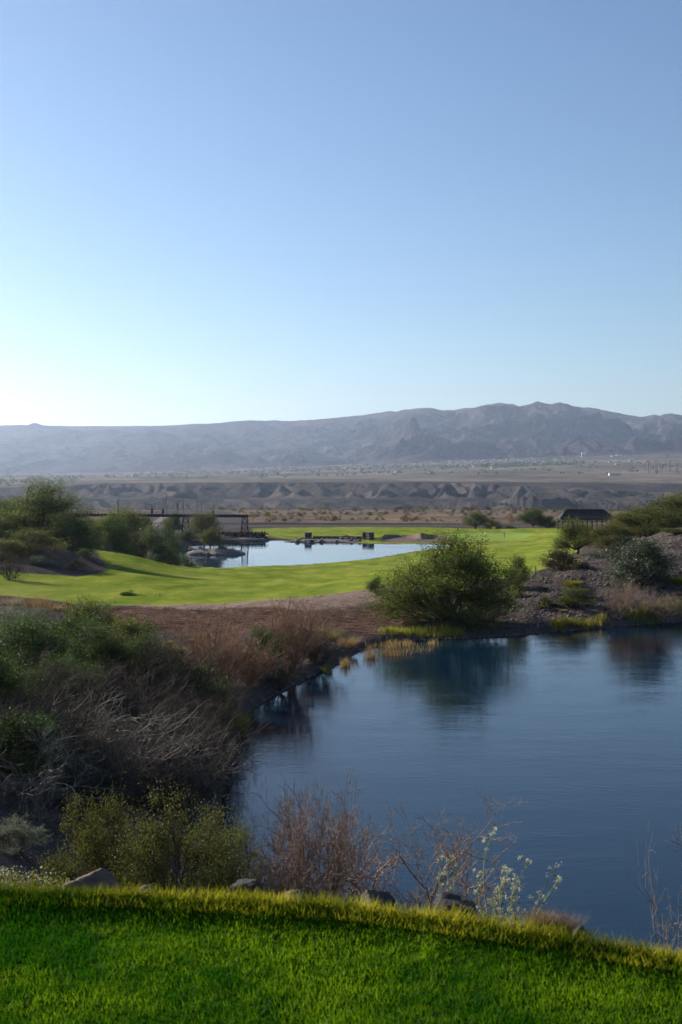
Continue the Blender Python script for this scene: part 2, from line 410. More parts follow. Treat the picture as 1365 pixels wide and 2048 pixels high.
def water_material(name, sc, strength, dist, col):
    m, n, l, b = nodes(name)
    co = n.new('ShaderNodeNewGeometry').outputs['Position']
    b.inputs['Base Color'].default_value = (*col, 1); b.inputs['Roughness'].default_value = .035
    b.inputs['IOR'].default_value = 1.28
    w1 = noise(n, l, sc, 3, .5, mapped(n, l, co, (.55, 1.5, 1)), dist=.6)
    w2 = noise(n, l, sc*2.7, 3, .5, mapped(n, l, co, (.7, 1.25, 1)), dist=.4)
    w3 = noise(n, l, sc*.12, 2, .5, mapped(n, l, co, (.5, 1.3, 1)))
    h = mth(n, l, 'ADD', w1, mth(n, l, 'MULTIPLY', w2, .35))
    h = mth(n, l, 'MULTIPLY', h, ramp(n, l, w3, [(.36, .35), (.62, 1.0)]))
    bp = n.new('ShaderNodeBump'); bp.inputs['Strength'].default_value = strength; bp.inputs['Distance'].default_value = dist
    l.new(h, bp.inputs['Height']); l.new(bp.outputs[0], b.inputs['Normal'])
    return m
def leaf_material(name, dark, light, trans=.35, rough=.6, spec=.12):
    m, n, l, b = nodes(name)
    a = n.new('ShaderNodeAttribute'); a.attribute_name = 'tone'
    oi = n.new('ShaderNodeObjectInfo')
    c = mixc(n, l, a.outputs['Fac'], dark, light)
    h = n.new('ShaderNodeHueSaturation'); l.new(c, h.inputs['Color'])
    l.new(mth(n, l, 'MULTIPLY_ADD', oi.outputs['Random'], .03, .485), h.inputs['Hue'])
    l.new(mth(n, l, 'MULTIPLY_ADD', oi.outputs['Random'], .3, .85), h.inputs['Value'])
    l.new(h.outputs[0], b.inputs['Base Color']); b.inputs['Roughness'].default_value = rough
    b.inputs['Specular IOR Level'].default_value = spec
    t = n.new('ShaderNodeBsdfTranslucent'); l.new(h.outputs[0], t.inputs['Color'])
    mx = n.new('ShaderNodeMixShader'); mx.inputs[0].default_value = trans
    l.new(b.outputs[0], mx.inputs[1]); l.new(t.outputs[0], mx.inputs[2])
    l.new(mx.outputs[0], n['Material Output'].inputs['Surface'])
    return m
def plain(name, a, b_=None, sc=8, rough=.8, bump=0, metal=0, spec=.3):
    m, n, l, b = nodes(name)
    if b_ is None: b_ = tuple(v*.6 for v in a)
    co = objco(n); f = noise(n, l, sc, 6, .65, co)
    l.new(ramp(n, l, f, [(.3, b_), (.7, a)]), b.inputs['Base Color'])
    b.inputs['Roughness'].default_value = rough; b.inputs['Metallic'].default_value = metal
    b.inputs['Specular IOR Level'].default_value = spec
    if bump:
        bp = n.new('ShaderNodeBump'); bp.inputs['Strength'].default_value = .8; bp.inputs['Distance'].default_value = bump
        l.new(noise(n, l, sc*2.2, 8, .7, co), bp.inputs['Height']); l.new(bp.outputs[0], b.inputs['Normal'])
    return m
M_ground = ground_material()
M_hill = hill_material('mountain_rock', [(.32, (.040, .032, .037)), (.5, (.082, .066, .069)), (.68, (.15, .122, .118))], .0022, 1.0, 60)
M_bad = hill_material('badland_clay', [(.3, (.036, .033, .034)), (.5, (.07, .060, .056)), (.7, (.14, .115, .098))], .011, .8, 7)
M_plain = hill_material('far_plain', [(.34, (.085, .075, .06)), (.5, (.15, .125, .10)), (.66, (.24, .195, .155))], .0035, .1, 2)
M_water1 = water_material('pond_water', 2.8, .45, .020, (.002, .015, .032))
M_water2 = water_material('far_pond_water', 1.0, .35, .03, (.008, .03, .055))
M_mesq = leaf_material('mesquite_leaves', (.045, .065, .010), (.155, .175, .028), .45)
M_olive = leaf_material('olive_leaves', (.055, .068, .012), (.18, .18, .032), .45)
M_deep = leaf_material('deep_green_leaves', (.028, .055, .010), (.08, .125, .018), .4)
M_creo = leaf_material('creosote_leaves', (.05, .06, .010), (.13, .14, .022), .4)
M_silver = leaf_material('silvery_leaves', (.06, .085, .04), (.16, .19, .11), .3, .55, .2)
M_brown = leaf_material('brown_green_leaves', (.05, .045, .014), (.12, .09, .03), .35)
M_orange = leaf_material('rusty_foliage', (.09, .05, .02), (.22, .13, .05), .35)
M_gold = leaf_material('golden_grass', (.16, .10, .035), (.36, .25, .10), .45)
M_yg = leaf_material('yellow_green_reeds', (.10, .12, .014), (.30, .27, .04), .5)
M_rust = leaf_material('rust_brush', (.06, .032, .022), (.15, .085, .06), .3)
M_grey = leaf_material('grey_green_foliage', (.10, .12, .07), (.25, .27, .17), .35)
M_tan = leaf_material('tan_dry_shrub', (.16, .11, .06), (.34, .25, .15), .35)
M_lawn = leaf_material('lawn_blades', (.018, .085, .002), (.17, .27, .005), .5, .6, .08)
M_rough = leaf_material('rough_blades', (.06, .085, .004), (.42, .38, .022), .5, .6, .08)
M_pale = leaf_material('pale_stalk_leaves', (.28, .30, .15), (.62, .62, .42), .35)
M_bark = plain('bark', (.09, .065, .05), (.035, .026, .022), 20, .9)
M_dead = plain('bare_twigs', (.36, .25, .18), (.13, .09, .065), 6, .85)
M_deadg = plain('grey_twigs', (.34, .28, .22), (.09, .07, .055), 5, .8)
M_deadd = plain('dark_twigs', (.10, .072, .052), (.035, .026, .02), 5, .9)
M_rustw = plain('rusty_twigs', (.36, .20, .11), (.14, .075, .045), 6, .85)
M_rock = plain('rock_grey', (.20, .17, .155), (.06, .05, .048), 3, .9, .05)
M_rockw = plain('rock_warm', (.30, .20, .15), (.10, .065, .05), 3.2, .9, .06)
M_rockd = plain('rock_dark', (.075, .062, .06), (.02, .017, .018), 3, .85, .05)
M_steel = plain('dark_steel', (.03, .024, .022), (.012, .010, .010), 2, .7)
M_roof = plain('roof_dark', (.022, .016, .015), (.010, .008, .008), 1.5, .8)
M_pole = plain('pole_metal', (.09, .09, .095), (.05, .05, .055), 2, .6)
M_white = plain('white_paint', (.75, .75, .75), (.6, .6, .6), 2, .6)
M_yellow = plain('yellow_cloth', (.80, .62, .02), (.7, .5, .01), 2, .8)
M_skin = plain('skin', (.42, .24, .16), (.36, .2, .13), 5, .6)
M_shirtw = plain('white_shirt_cloth', (.72, .72, .74), (.6, .6, .62), 5, .9)
M_shirtn = plain('navy_cloth', (.02, .025, .09), (.012, .015, .05), 5, .9)
M_trous = plain('dark_trousers_cloth', (.035, .035, .045), (.02, .02, .028), 5, .9)
M_khaki = plain('grey_trousers_cloth', (.25, .25, .30), (.18, .18, .22), 5, .9)
M_line = plain('road_paint', (.70, .70, .66), (.5, .5, .48), 3, .7)

# ------------------------------------------------------------------ terrain mesh
us = np.concatenate([np.linspace(-.46, -.30, 30, endpoint=False), np.linspace(-.30, .30, 420), np.linspace(.30, .46, 31)[1:]])
rows = list(np.arange(-7, 3, .5)); y = 3.0
while y < 6.5: rows.append(y); y += .06
while y < 240: rows.append(y); y += max(.0115*y, .06)
while y < 372: rows.append(y); y += (.55 if 322 < y < 335 else 1.25)
while y < 402: rows.append(y); y += 2.5
while y < 448: rows.append(y); y += 1.5
while y < 1650: rows.append(y); y *= 1.02
while y < 2420: rows.append(y); y += 8
while y < 5800: rows.append(y); y *= 1.018
while y < 9900: rows.append(y); y += 30
while y < 13500: rows.append(y); y += 250
rows = np.array(rows)
U, YY = np.meshgrid(us, rows); XX = U*(YY+12)
NR, NC = XX.shape
Xf, Yf = XX.ravel(), YY.ravel()
Zf = zfun(Xf, Yf)
# zones (world polygons)
FAIR = hp([(-260, 1178), (-100, 1188), (0, 1191), (100, 1200), (240, 1211), (400, 1208), (560, 1198), (650, 1190), (720, 1181), (770, 1172), (860, 1166), (960, 1160), (1040, 1152), (1062, 1144), (1100, 1132)])
fair_pts = [tuple(p) for p in FAIR[:len(FAIR)-4]]
# far / left sides of the turf given directly on the ground
fair_pts += [(23, 140), (29, 165), (35, 190), (46, 240), (58, 300), (69, 345), (66, 370)]
fair_pts += [at(p, Yv)[:2] for p, Yv in [(1100, 380), (1040, 384), (940, 392), (860, 400), (760, 404), (640, 402), (560, 398), (505, 392)]]
fair_pts += [at(p, Yv)[:2] for p, Yv in [(500, 345), (560, 333), (640, 318), (700, 330), (740, 300), (500, 262), (385, 243), (330, 222), (290, 210), (250, 202), (205, 196), (160, 192)]]
fair_pts += [at(p, Yv)[:2] for p, Yv in [(190, 178), (205, 158), (228, 143), (205, 131), (150, 125.5), (60, 122), (0, 123), (-120, 124), (-260, 130)]]
FAIRW = np.array(fair_pts)
GREEN = smooth_poly([at(p, Yv)[:2] for p, Yv in [(868, 338), (900, 328), (970, 324), (1040, 326), (1055, 334), (1068, 345), (1062, 357), (1000, 362), (930, 360), (880, 352)]], 4)
DIRT = hp([(20, 1200), (140, 1208), (260, 1216), (420, 1215), (600, 1205), (720, 1192), (800, 1190), (850, 1240), (780, 1268), (650, 1262), (560, 1255), (430, 1275), (330, 1265), (230, 1240), (120, 1222)])
TANP = hp([(230, 1210), (400, 1207), (560, 1197), (700, 1184), (770, 1172), (800, 1180), (760, 1200), (640, 1222), (520, 1214), (360, 1218)])
BEACH = smooth_poly([at(p, Yv)[:2] for p, Yv in [(690, 318), (760, 306), (840, 306), (905, 306), (905, 313), (850, 316), (762, 320), (700, 330)]], 4)
def vpoly(pts): return np.array([at(p, Yv)[:2] for p, Yv in pts])
ROAD1 = vpoly([(470, 404), (700, 406), (1150, 408), (1500, 408), (1500, 436), (1150, 436), (700, 437), (470, 437)])
ROAD2 = vpoly([(215, 330), (150, 405), (250, 460), (285, 520), (310, 620), (330, 760), (350, 900), (440, 900), (470, 640), (500, 480), (500, 437), (480, 400), (420, 372), (330, 340)])
def sdm(poly, lo, hi):
    out = np.full(Xf.shape, -50.0); m = (Yf > lo) & (Yf < hi); out[m] = sdf(poly, Xf[m], Yf[m]); return out
A = {}
A['d_turf'] = sdm(FAIRW, 70, 440)
tee = edge_y(Xf)-Yf+.25
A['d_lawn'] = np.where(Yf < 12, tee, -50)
A['d_green'] = sdm(GREEN, 290, 400)
A['d_sand'] = np.maximum(sdm(BUNK[0][0], 290, 350), sdm(BUNK[1][0], 290, 350))-.1
A['d_beach'] = sdm(BEACH, 290, 350)
A['d_dirt'] = sdm(DIRT, 60, 130)
A['d_tan'] = sdm(TANP, 60, 130)
A['d_asph'] = np.maximum(sdm(ROAD1, 380, 460), sdm(ROAD2, 300, 950))
A['d_flat'] = np.where(Yf > 300, np.minimum(Yf-441, 50), -50)
A['d_turf'] = np.where(sdm(POND2, 200, 420) > -.8, -5, A['d_turf'])
A = {k: np.clip(v, -60, 60) for k, v in A.items()}
idx = np.arange(NR*NC).reshape(NR, NC)
quads = np.stack([idx[:-1, :-1], idx[:-1, 1:], idx[1:, 1:], idx[1:, :-1]], -1).reshape(-1, 4)
fc = {k: v[quads].mean(1) for k, v in A.items()}
fy_ = Yf[quads].mean(1)
zone = np.zeros(len(quads), int)
zone[fc['d_dirt'] > 0] = 1
zone[fc['d_asph'] > 0] = 2
zone[fc['d_beach'] > 0] = 3
zone[fc['d_turf'] > 0] = 4
zone[fc['d_green'] > 0] = 5
zone[fc['d_sand'] > 0] = 6
zone[fc['d_lawn'] > 0] = 7
zone[fy_ > 1600] = 8
zone[fy_ > 2420] = 9
zone[fy_ > 5900] = 10
V = np.stack([Xf, Yf, Zf], -1)
for k, nm, mat in [(0, 'ground', M_ground), (1, 'bare_soil', M_ground), (2, 'road', M_ground), (3, 'beach', M_ground), (4, 'fairway', M_ground), (5, 'putting_green', M_ground),
                   (6, 'sand_bunker', M_ground), (7, 'lawn', M_ground), (8, 'badland_hills', M_bad), (9, 'plain', M_plain), (10, 'mountains', M_hill)]:
    q = quads[zone == k]
    if not len(q): continue
    uq, inv = np.unique(q, return_inverse=True)
    me = np_mesh(nm, V[uq], inv.reshape(-1, 4), 4, True, {a: v[uq] for a, v in A.items()} if k < 8 else None)
    tag(link(nm, me, mat), kind='structure')

# water
def sheet(name, poly, z, mat, grow):
    P = np.asarray(poly); c = P.mean(0); Q = P+(P-c)/np.linalg.norm(P-c, axis=1)[:, None]*grow
    me = bpy.data.meshes.new(name); me.from_pydata([(x, y_, z) for x, y_ in Q], [], [list(range(len(Q)))]); me.update()
    return tag(link(name, me, mat), kind='structure')
sheet('pond', [(-8, 15), (-9, 70), (-5, 86), (8, 90), (30, 103), (60, 104), (60, 15)], 0.0, M_water1, 0)
sheet('far_pond', [at(p, Yv)[:2] for p, Yv in [(335, 225), (560, 225), (800, 238), (930, 260), (930, 330), (700, 345), (470, 340), (335, 330)]], P2Z, M_water2, 0)

# ------------------------------------------------------------------ vegetation builders
def tubes(segs, sides=3):
    """segs: array (n, 8): p0(3) r0 p1(3) r1 -> verts, quads"""
    S = np.asarray(segs, float); n = len(S)
    d = S[:, 4:7]-S[:, 0:3]; L = np.linalg.norm(d, axis=1, keepdims=True)+1e-9; d = d/L
    up = np.where(np.abs(d[:, 2:3]) > .9, np.array([[1., 0, 0]]), np.array([[0, 0, 1.]]))
    a = np.cross(d, up); a /= np.linalg.norm(a, axis=1, keepdims=True)+1e-9; b = np.cross(d, a)
    V = np.zeros((n, 2*sides, 3))
    for k in range(sides):
        t = 2*math.pi*k/sides; o = a*math.cos(t)+b*math.sin(t)
        V[:, k] = S[:, 0:3]+o*S[:, 3:4]; V[:, sides+k] = S[:, 4:7]+o*S[:, 7:8]
    Fq = []
    for k in range(sides):
        k2 = (k+1) % sides; Fq.append([k, k2, sides+k2, sides+k])
    Fq = np.array(Fq)[None]+(np.arange(n)*2*sides)[:, None, None]
    return V.reshape(-1, 3), Fq.reshape(-1, 4)
def curve_segs(p0, p1, r0, r1, n, sag, rg):
    """polyline arcs from p0 to p1 for arrays of points"""
    p0 = np.atleast_2d(p0); p1 = np.atleast_2d(p1); m = len(p1)
    p0 = np.broadcast_to(p0, p1.shape); r0 = np.broadcast_to(r0, m); r1 = np.broadcast_to(r1, m)
    L = np.linalg.norm(p1-p0, axis=1)[:, None]
    mid = (p0+p1)/2+rg.normal(0, 1, p1.shape)*L*.13+np.array([[0, 0, 1]])*L*sag
    pts = []
    for t in np.linspace(0, 1, n+1): pts.append(p0*(1-t)**2+2*mid*t*(1-t)+p1*t*t)
    segs = []
    for k in range(n):
        ra = r0+(r1-r0)*k/n; rb = r0+(r1-r0)*(k+1)/n
        segs.append(np.concatenate([pts[k], ra[:, None], pts[k+1], rb[:, None]], 1))
    return np.concatenate(segs), pts
def leaves(P, size, rg, aspect=.55, up=0.0, tone=None, jit=.35):
    n = len(P); d = rg.normal(0, 1, (n, 3)); d[:, 2] += up; d /= np.linalg.norm(d, axis=1, keepdims=True)
    e = rg.normal(0, 1, (n, 3)); e = e-(e*d).sum(1, keepdims=True)*d; e /= np.linalg.norm(e, axis=1, keepdims=True)
    s = size*(1+jit*rg.uniform(-1, 1, (n, 1)))
    V = np.stack([P, P+d*s*.5+e*s*aspect*.5, P+d*s, P+d*s*.5-e*s*aspect*.5], 1).reshape(-1, 3)
    Fq = np.arange(n*4).reshape(n, 4)
    if tone is None: tone = rg.uniform(0, 1, n)
    return V, Fq, np.repeat(tone, 4)
def bush_proto(name, seed, n1=9, n2=7, n3=6, n4=22, leaf=.02, stem=.016, low=.12, spread=.17, tw=.075, lj=.035, aspect=.55, up=0.0, top=1.0, trunk=0.0, power=.5):
    """unit bush: x,y in [-.5,.5], z in [0,1]. returns (stem mesh, foliage mesh)"""
    rg = np.random.default_rng(seed)
    # limb ends spread through a dome
    k = np.arange(n1)+.5; ph = k*2.39996+rg.uniform(0, 6.28)
    el = np.arcsin(np.clip(rg.permutation((k/n1))*1.02, .03, 1)); rf = rg.uniform(.60, 1.12, n1)
    rr = np.cos(el)*.40*rf; zz = low+(.80-low)*np.sin(el)*rf*top
    E1 = np.stack([np.cos(ph)*rr, np.sin(ph)*rr, zz], 1)
    base = np.stack([rg.normal(0, .02, n1), rg.normal(0, .02, n1), np.zeros(n1)], 1)
    segs = []
    if trunk > 0:
        tp = np.array([[rg.normal(0, .02), rg.normal(0, .02), trunk]])
        s, _ = curve_segs(np.zeros((1, 3)), tp, stem*2.2, stem*1.6, 3, 0, rg); segs.append(s); base = np.repeat(tp, n1, 0)
    s, p1 = curve_segs(base, E1, stem, stem*.5, 4, .04, rg); segs.append(s)
    # second order
    par = np.repeat(np.arange(n1), n2); tt = rg.uniform(.45, 1, len(par))
    B2 = np.array(p1)[np.clip((tt*4).round().astype(int), 0, 4), par]
    off = rg.normal(0, 1, (len(par), 3)); off /= np.linalg.norm(off, axis=1, keepdims=True)
    off *= spread*rg.uniform(.35, 1.1, (len(par), 1)); off[:, 2] = off[:, 2]*.8+.03
    E2 = E1[par]+off; E2[:, 2] = np.maximum(E2[:, 2], low*.55)
    s, p2 = curve_segs(B2, E2, stem*.45, stem*.2, 3, .03, rg); segs.append(s)
    tone2 = rg.uniform(.0, 1, len(par))
    par3 = np.repeat(np.arange(len(par)), n3)
    B3 = np.array(p2)[rg.integers(1, 4, len(par3)), par3]
    off = rg.normal(0, tw, (len(par3), 3)); off[:, 2] += tw*.35
    E3 = E2[par3]+off
    s, p3 = curve_segs(B3, E3, stem*.17, stem*.06, 2, .02, rg); segs.append(s)
    sv_, sf = tubes(np.concatenate(segs), 3)
    par4 = np.repeat(np.arange(len(par3)), n4); t = rg.uniform(.3, 1.1, (len(par4), 1))
    P = B3[par4]*(1-t)+E3[par4]*t+rg.normal(0, lj, (len(par4), 3))
    tone = np.clip(tone2[par3][par4]*.55+rg.uniform(0, .45, len(par4)), 0, 1)
    P[:, 2] = np.maximum(P[:, 2], .01)
    lv, lf, lt = leaves(P, leaf, rg, aspect, up, tone)
    # normalise
    q = np.percentile(lv, [2.2, 98.0], axis=0); zmax = q[1, 2]
    sx = 1/(q[1, 0]-q[0, 0]); sy = 1/(q[1, 1]-q[0, 1]); sz = 1/zmax
    sc = np.array([sx, sy, sz]); c = np.array([(q[0, 0]+q[1, 0])/2*.6, (q[0, 1]+q[1, 1])/2*.6, 0])
    wsc = lambda v: (v-c*np.clip(v[:, 2:3]*4, 0, 1))*sc
    return np_mesh(name+'_stems', wsc(sv_), sf, 4), np_mesh(name+'_leaves', wsc(lv), lf, 4, attrs={'tone': lt})
def tuft_proto(name, seed, n=300, lean=.5, width=.02, base=.25, curl=.5, hvar=.5):
    """unit grass clump: height 1, spread ~1"""
    rg = np.random.default_rng(seed)
    r = base*np.sqrt(rg.uniform(0, 1, n)); a = rg.uniform(0, 6.28, n)
    B = np.stack([r*np.cos(a), r*np.sin(a), np.zeros(n)], 1)
    h = 1-hvar*rg.uniform(0, 1, n)
    out = np.stack([np.cos(a), np.sin(a), np.zeros(n)], 1)*(r/base)[:, None]*lean*rg.uniform(.4, 1.2, (n, 1))+rg.normal(0, .12, (n, 3))*[1, 1, 0]
    up = np.array([[0, 0, 1.]])
    M = B+out*.35*h[:, None]+up*h[:, None]*.6; T = B+out*(.7+curl*.6)*h[:, None]+up*h[:, None]
    s = np.stack([-np.sin(a+rg.normal(0, .8, n)), np.cos(a+rg.normal(0, .8, n)), np.zeros(n)], 1)*width
    Vv = np.stack([B-s*.5, B+s*.5, M+s*.4, M-s*.4, T+s*.08, T-s*.08], 1).reshape(-1, 3)
    k = np.arange(n)*6
    Fq = np.concatenate([np.stack([k, k+1, k+2, k+3], 1), np.stack([k+3, k+2, k+4, k+5], 1)])
    return np_mesh(name, Vv, Fq, 4, attrs={'tone': np.repeat(rg.uniform(0, 1, n), 6)})
def bare_proto(name, seed, n0=7, levels=5, r0=.016, fan=.9, kids=3, shrink=.66, len0=.42, up=.35, wig=.16, ends=None, flat=1.0, sides=3):
    rg = np.random.default_rng(seed); segs = []
    a = 6.2832*(np.arange(n0)*.382+rg.uniform(-.06, .06, n0)); el = rg.uniform(.3, 1.0, n0) if n0 > 8 else np.linspace(1.0, .35, n0)
    D = np.stack([np.cos(a)*fan*el, np.sin(a)*fan*el*flat, np.ones(n0)*rg.uniform(.6, 1, n0)], 1); D /= np.linalg.norm(D, axis=1, keepdims=True)
    P = np.stack([rg.normal(0, .03, n0), rg.normal(0, .03, n0), np.zeros(n0)], 1); L = len0*rg.uniform(.7, 1.1, n0); R = np.full(n0, r0)*rg.uniform(.6, 1.1, n0)
    for lv in range(levels):
        nseg = 4 if lv < 3 else 2
        nodes_ = [P]; d = D.copy()
        for k in range(nseg):
            d = d+rg.normal(0, wig, d.shape); d[:, 2] += .04; d /= np.linalg.norm(d, axis=1, keepdims=True)
            Q = nodes_[-1]+d*(L/nseg)[:, None]; ra = R*(1-.4*k/nseg); rb = R*(1-.4*(k+1)/nseg)
            segs.append(np.concatenate([nodes_[-1], ra[:, None], Q, rb[:, None]], 1)); nodes_.append(Q)
        N = np.array(nodes_)
        if lv == levels-1: break
        kk = kids+(1 if lv in (1, 2) else 0)
        par = np.repeat(np.arange(len(P)), kk); ti = rg.integers(1, nseg+1, len(par)); ti[::kk] = nseg
        P2 = N[ti, par]; d0 = d[par]; nd = d0+rg.normal(0, .55, d0.shape); nd[:, 2] += up*.5; nd /= np.linalg.norm(nd, axis=1, keepdims=True)
        L = L[par]*shrink*rg.uniform(.6, 1.25, len(par)); R = np.maximum(R[par]*.58, r0*.07); P, D = P2, nd
    Vv, Fq = tubes(np.concatenate(segs), sides)
    q = np.percentile(Vv, [3, 97], axis=0); sc = np.array([1/(q[1, 0]-q[0, 0]), 1/(q[1, 1]-q[0, 1]), 1/q[1, 2]])
    Vv[:, 0] -= (q[0, 0]+q[1, 0])/2*np.clip(Vv[:, 2]*3, 0, 1)
    Vv = Vv*sc; Vv[:, 2] = np.maximum(Vv[:, 2], -.02)
    return np_mesh(name, Vv, Fq, 4)
def rock_proto(name, seed, sub=3, rough=.28):
    import bmesh
    bm = bmesh.new(); bmesh.ops.create_icosphere(bm, subdivisions=sub, radius=.5)
    me = bpy.data.meshes.new(name); bm.to_mesh(me); bm.free()
    n = len(me.vertices); co = np.zeros(n*3, np.float32); me.vertices.foreach_get('co', co); co = co.reshape(-1, 3).astype(float)
    rg = np.random.default_rng(seed)
    # cut by random planes for facets, then roughen
    for k in range(11):
        d = rg.normal(0, 1, 3); d /= np.linalg.norm(d); h = rg.uniform(.27, .42)
        t = co@d; co = co-np.clip(t-h, 0, None)[:, None]*d*.9
    nz = fbm(co[:, 0]*4+co[:, 2]*3+seed, co[:, 1]*4-co[:, 2]*2.3, 4, seed)
    co = co*(1+rough*.45*nz[:, None]); co[:, 2] *= .75
    me.vertices.foreach_set('co', co.ravel().astype(np.float32)); me.update()
    return me

PR = {}
PR['big'] = bush_proto('big', 1, 34, 9, 6, 22, leaf=.0150, stem=.009, low=.08, spread=.155, tw=.06, lj=.026, aspect=.6)
PR['big2'] = bush_proto('big2', 2, 28, 8, 6, 18, leaf=.018, stem=.010, low=.10, spread=.165, tw=.068, lj=.032, aspect=.6)
PR['tree'] = bush_proto('tree', 3, 17, 8, 6, 18, leaf=.024, stem=.016, low=.22, spread=.18, tw=.07, lj=.035, trunk=.16)
PR['tree2'] = bush_proto('tree2', 4, 15, 8, 6, 14, leaf=.028, stem=.018, low=.20, spread=.20, tw=.08, lj=.04, trunk=.12)
PR['airy'] = bush_proto('airy', 5, 22, 8, 6, 9, leaf=.026, stem=.007, low=.12, spread=.15, tw=.07, lj=.02, up=.6)
PR['creo'] = bush_proto('creo', 6, 24, 8, 6, 15, leaf=.0135, stem=.0062, low=.16, spread=.14, tw=.055, lj=.015, aspect=.6, up=.7)
PR['creo2'] = bush_proto('creo2', 16, 26, 9, 6, 13, leaf=.0135, stem=.006, low=.16, spread=.14, tw=.055, lj=.015, aspect=.6, up=.7)
PR['shrub'] = bush_proto('shrub', 7, 17, 7, 5, 12, leaf=.034, stem=.014, low=.06, spread=.2, tw=.08, lj=.04)
PR['shrub2'] = bush_proto('shrub2', 8, 15, 7, 5, 12, leaf=.036, stem=.014, low=.08, spread=.22, tw=.09, lj=.04, up=.4)
PR['leafy'] = bush_proto('leafy', 9, 20, 8, 6, 14, leaf=.03, stem=.012, low=.14, spread=.19, tw=.07, lj=.03, aspect=.7)
PR['tiny'] = bush_proto('tiny', 10, 9, 4, 4, 5, leaf=.11, stem=.02, low=.1, spread=.25, tw=.1, lj=.06)
PR['tiny2'] = bush_proto('tiny2', 11, 8, 4, 4, 5, leaf=.11, stem=.02, low=.1, spread=.28, tw=.12, lj=.06)
TU = {'grass': tuft_proto('grass_clump', 1, 420, .55, .018), 'reed': tuft_proto('reed_clump', 2, 260, .28, .020, .35, .3, .6),
      'dome': tuft_proto('dome_tuft', 3, 900, 1.0, .02, .34, .5, .35), 'wide': tuft_proto('wide_tuft', 4, 420, .25, .03, .5, .5, .7),
      'brush': tuft_proto('brush_clump', 5, 520, .38, .009, .34, .2, .7)}
BR = {'bare': bare_proto('bare_tree', 3, 7, 7, .016, 1.7, 3, .66, .46, .3, .13), 'bare2': bare_proto('bare_shrub', 5, 10, 6, .017, 1.2, 3, .72, .4, .25, .2),
      'thin': bare_proto('thin_brush', 6, 46, 4, .009, .5, 3, .6, .5, .5, .12), 'curl': bare_proto('curly_brush', 7, 16, 5, .010, 1.6, 3, .74, .36, -.05, .34)}
RK = [rock_proto('rock_shape', s, 4 if s < 4 else 2) for s in range(8)]

def bush(name, kind, pos, w, h, mat, label, cat='shrub', group=None, rz=None, depth=None, barkm=None, parts=('stems', 'foliage')):
    r = random.uniform(0, 6.28) if rz is None else rz
    e = empty(name, (pos[0], pos[1], pos[2]-.03*h), r, label, cat, group)
    d = w if depth is None else depth
    st, lf = PR[kind]
    link(parts[0], st, barkm or M_bark, e, sc=(w, d, h)); link(parts[1], lf, mat, e, sc=(w, d, h))
    return e
def bush_px(name, kind, px, py, wpx, hpx, mat, label, Y=None, **k):
    p = hit(px, py) if Y is None else at(px, Y)
    s = p[1]/F
    hh = hpx*s if Y is None else max(H-(py-hpx-HY)*s-p[2], .35*hpx*s)
    return bush(name, kind, p, wpx*s, hh, mat, label, **k)
def single(name, me, pos, w, h, mat, label, cat, group=None, rz=None, depth=None, sink=.02, kind=None):
    o = link(name, me, mat, None, (pos[0], pos[1], pos[2]-sink*h), random.uniform(0, 6.28) if rz is None else rz, (w, w if depth is None else depth, h))
    return tag(o, label, cat, group, kind)
def single_px(name, me, px, py, wpx, hpx, mat, label, cat, Y=None, **k):
    p = hit(px, py) if Y is None else at(px, Y)
    s = p[1]/F
    hh = hpx*s if Y is None else max(H-(py-hpx-HY)*s-p[2], .35*hpx*s)
    return single(name, me, p, wpx*s, hh, mat, label, cat, **k)
# ------------------------------------------------------------------ lawn blades
def blades(name, P, h, w, lean, rg, mat, label=None, leandir=None):
    n = len(P); a = rg.uniform(0, 6.28, n); hh = h*rg.uniform(.55, 1.25, n)
    T = P+np.stack([rg.normal(0, lean, n)*hh, rg.normal(0, lean, n)*hh, hh], 1)
    if leandir is not None: T[:, :2] += np.array(leandir)*hh[:, None]*rg.uniform(.2, 1.3, (n, 1))
    s = np.stack([np.cos(a), np.sin(a), np.zeros(n)], 1)*w*.5
    Vv = np.stack([P-s, P+s, T], 1).reshape(-1, 3)
    cl = np.clip(.52+.75*fbm(P[:, 0]*2.6, P[:, 1]*2.6, 3, 77)+.5*fbm(P[:, 0]*.8, P[:, 1]*.8, 2, 78)+.45*fbm(P[:, 0]*14, P[:, 1]*14, 2, 79)+rg.normal(0, .16, n), 0, 1)
    me = np_mesh(name, Vv, np.arange(n*3).reshape(n, 3), 3, attrs={'tone': np.repeat(cl, 3)})
    o = link(name, me, mat); tag(o, kind='stuff'); return o
rg = np.random.default_rng(5)
n = 300000
x = rg.uniform(-2.7, 2.5, n); y = rg.uniform(2.9, 6.2, n)
dens = .5+.9*fbm(x*9, y*9, 2, 70)
keep = (y < edge_y(x)-.0) & (rg.uniform(0, 1, n) < dens+.55)
x, y = x[keep], y[keep]
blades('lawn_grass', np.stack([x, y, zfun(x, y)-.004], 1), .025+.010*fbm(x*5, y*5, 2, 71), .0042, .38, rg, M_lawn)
n = 42000
x = rg.uniform(-4.5, 4.5, n); off = rg.normal(0.05, .085, n); y = edge_y(x)+np.clip(off, -.09, .32)
hh = (.056+.018*fbm(x*5, y*4, 3, 73))*np.exp(-(np.clip(off-.06, 0, 1)/.16)**2)*(1-.35*(off < -.04))
blades('rough_grass', np.stack([x, y, zfun(x, y)-.006], 1), np.maximum(hh, .02), .005, .42, rg, M_rough, leandir=(.15, -.25))

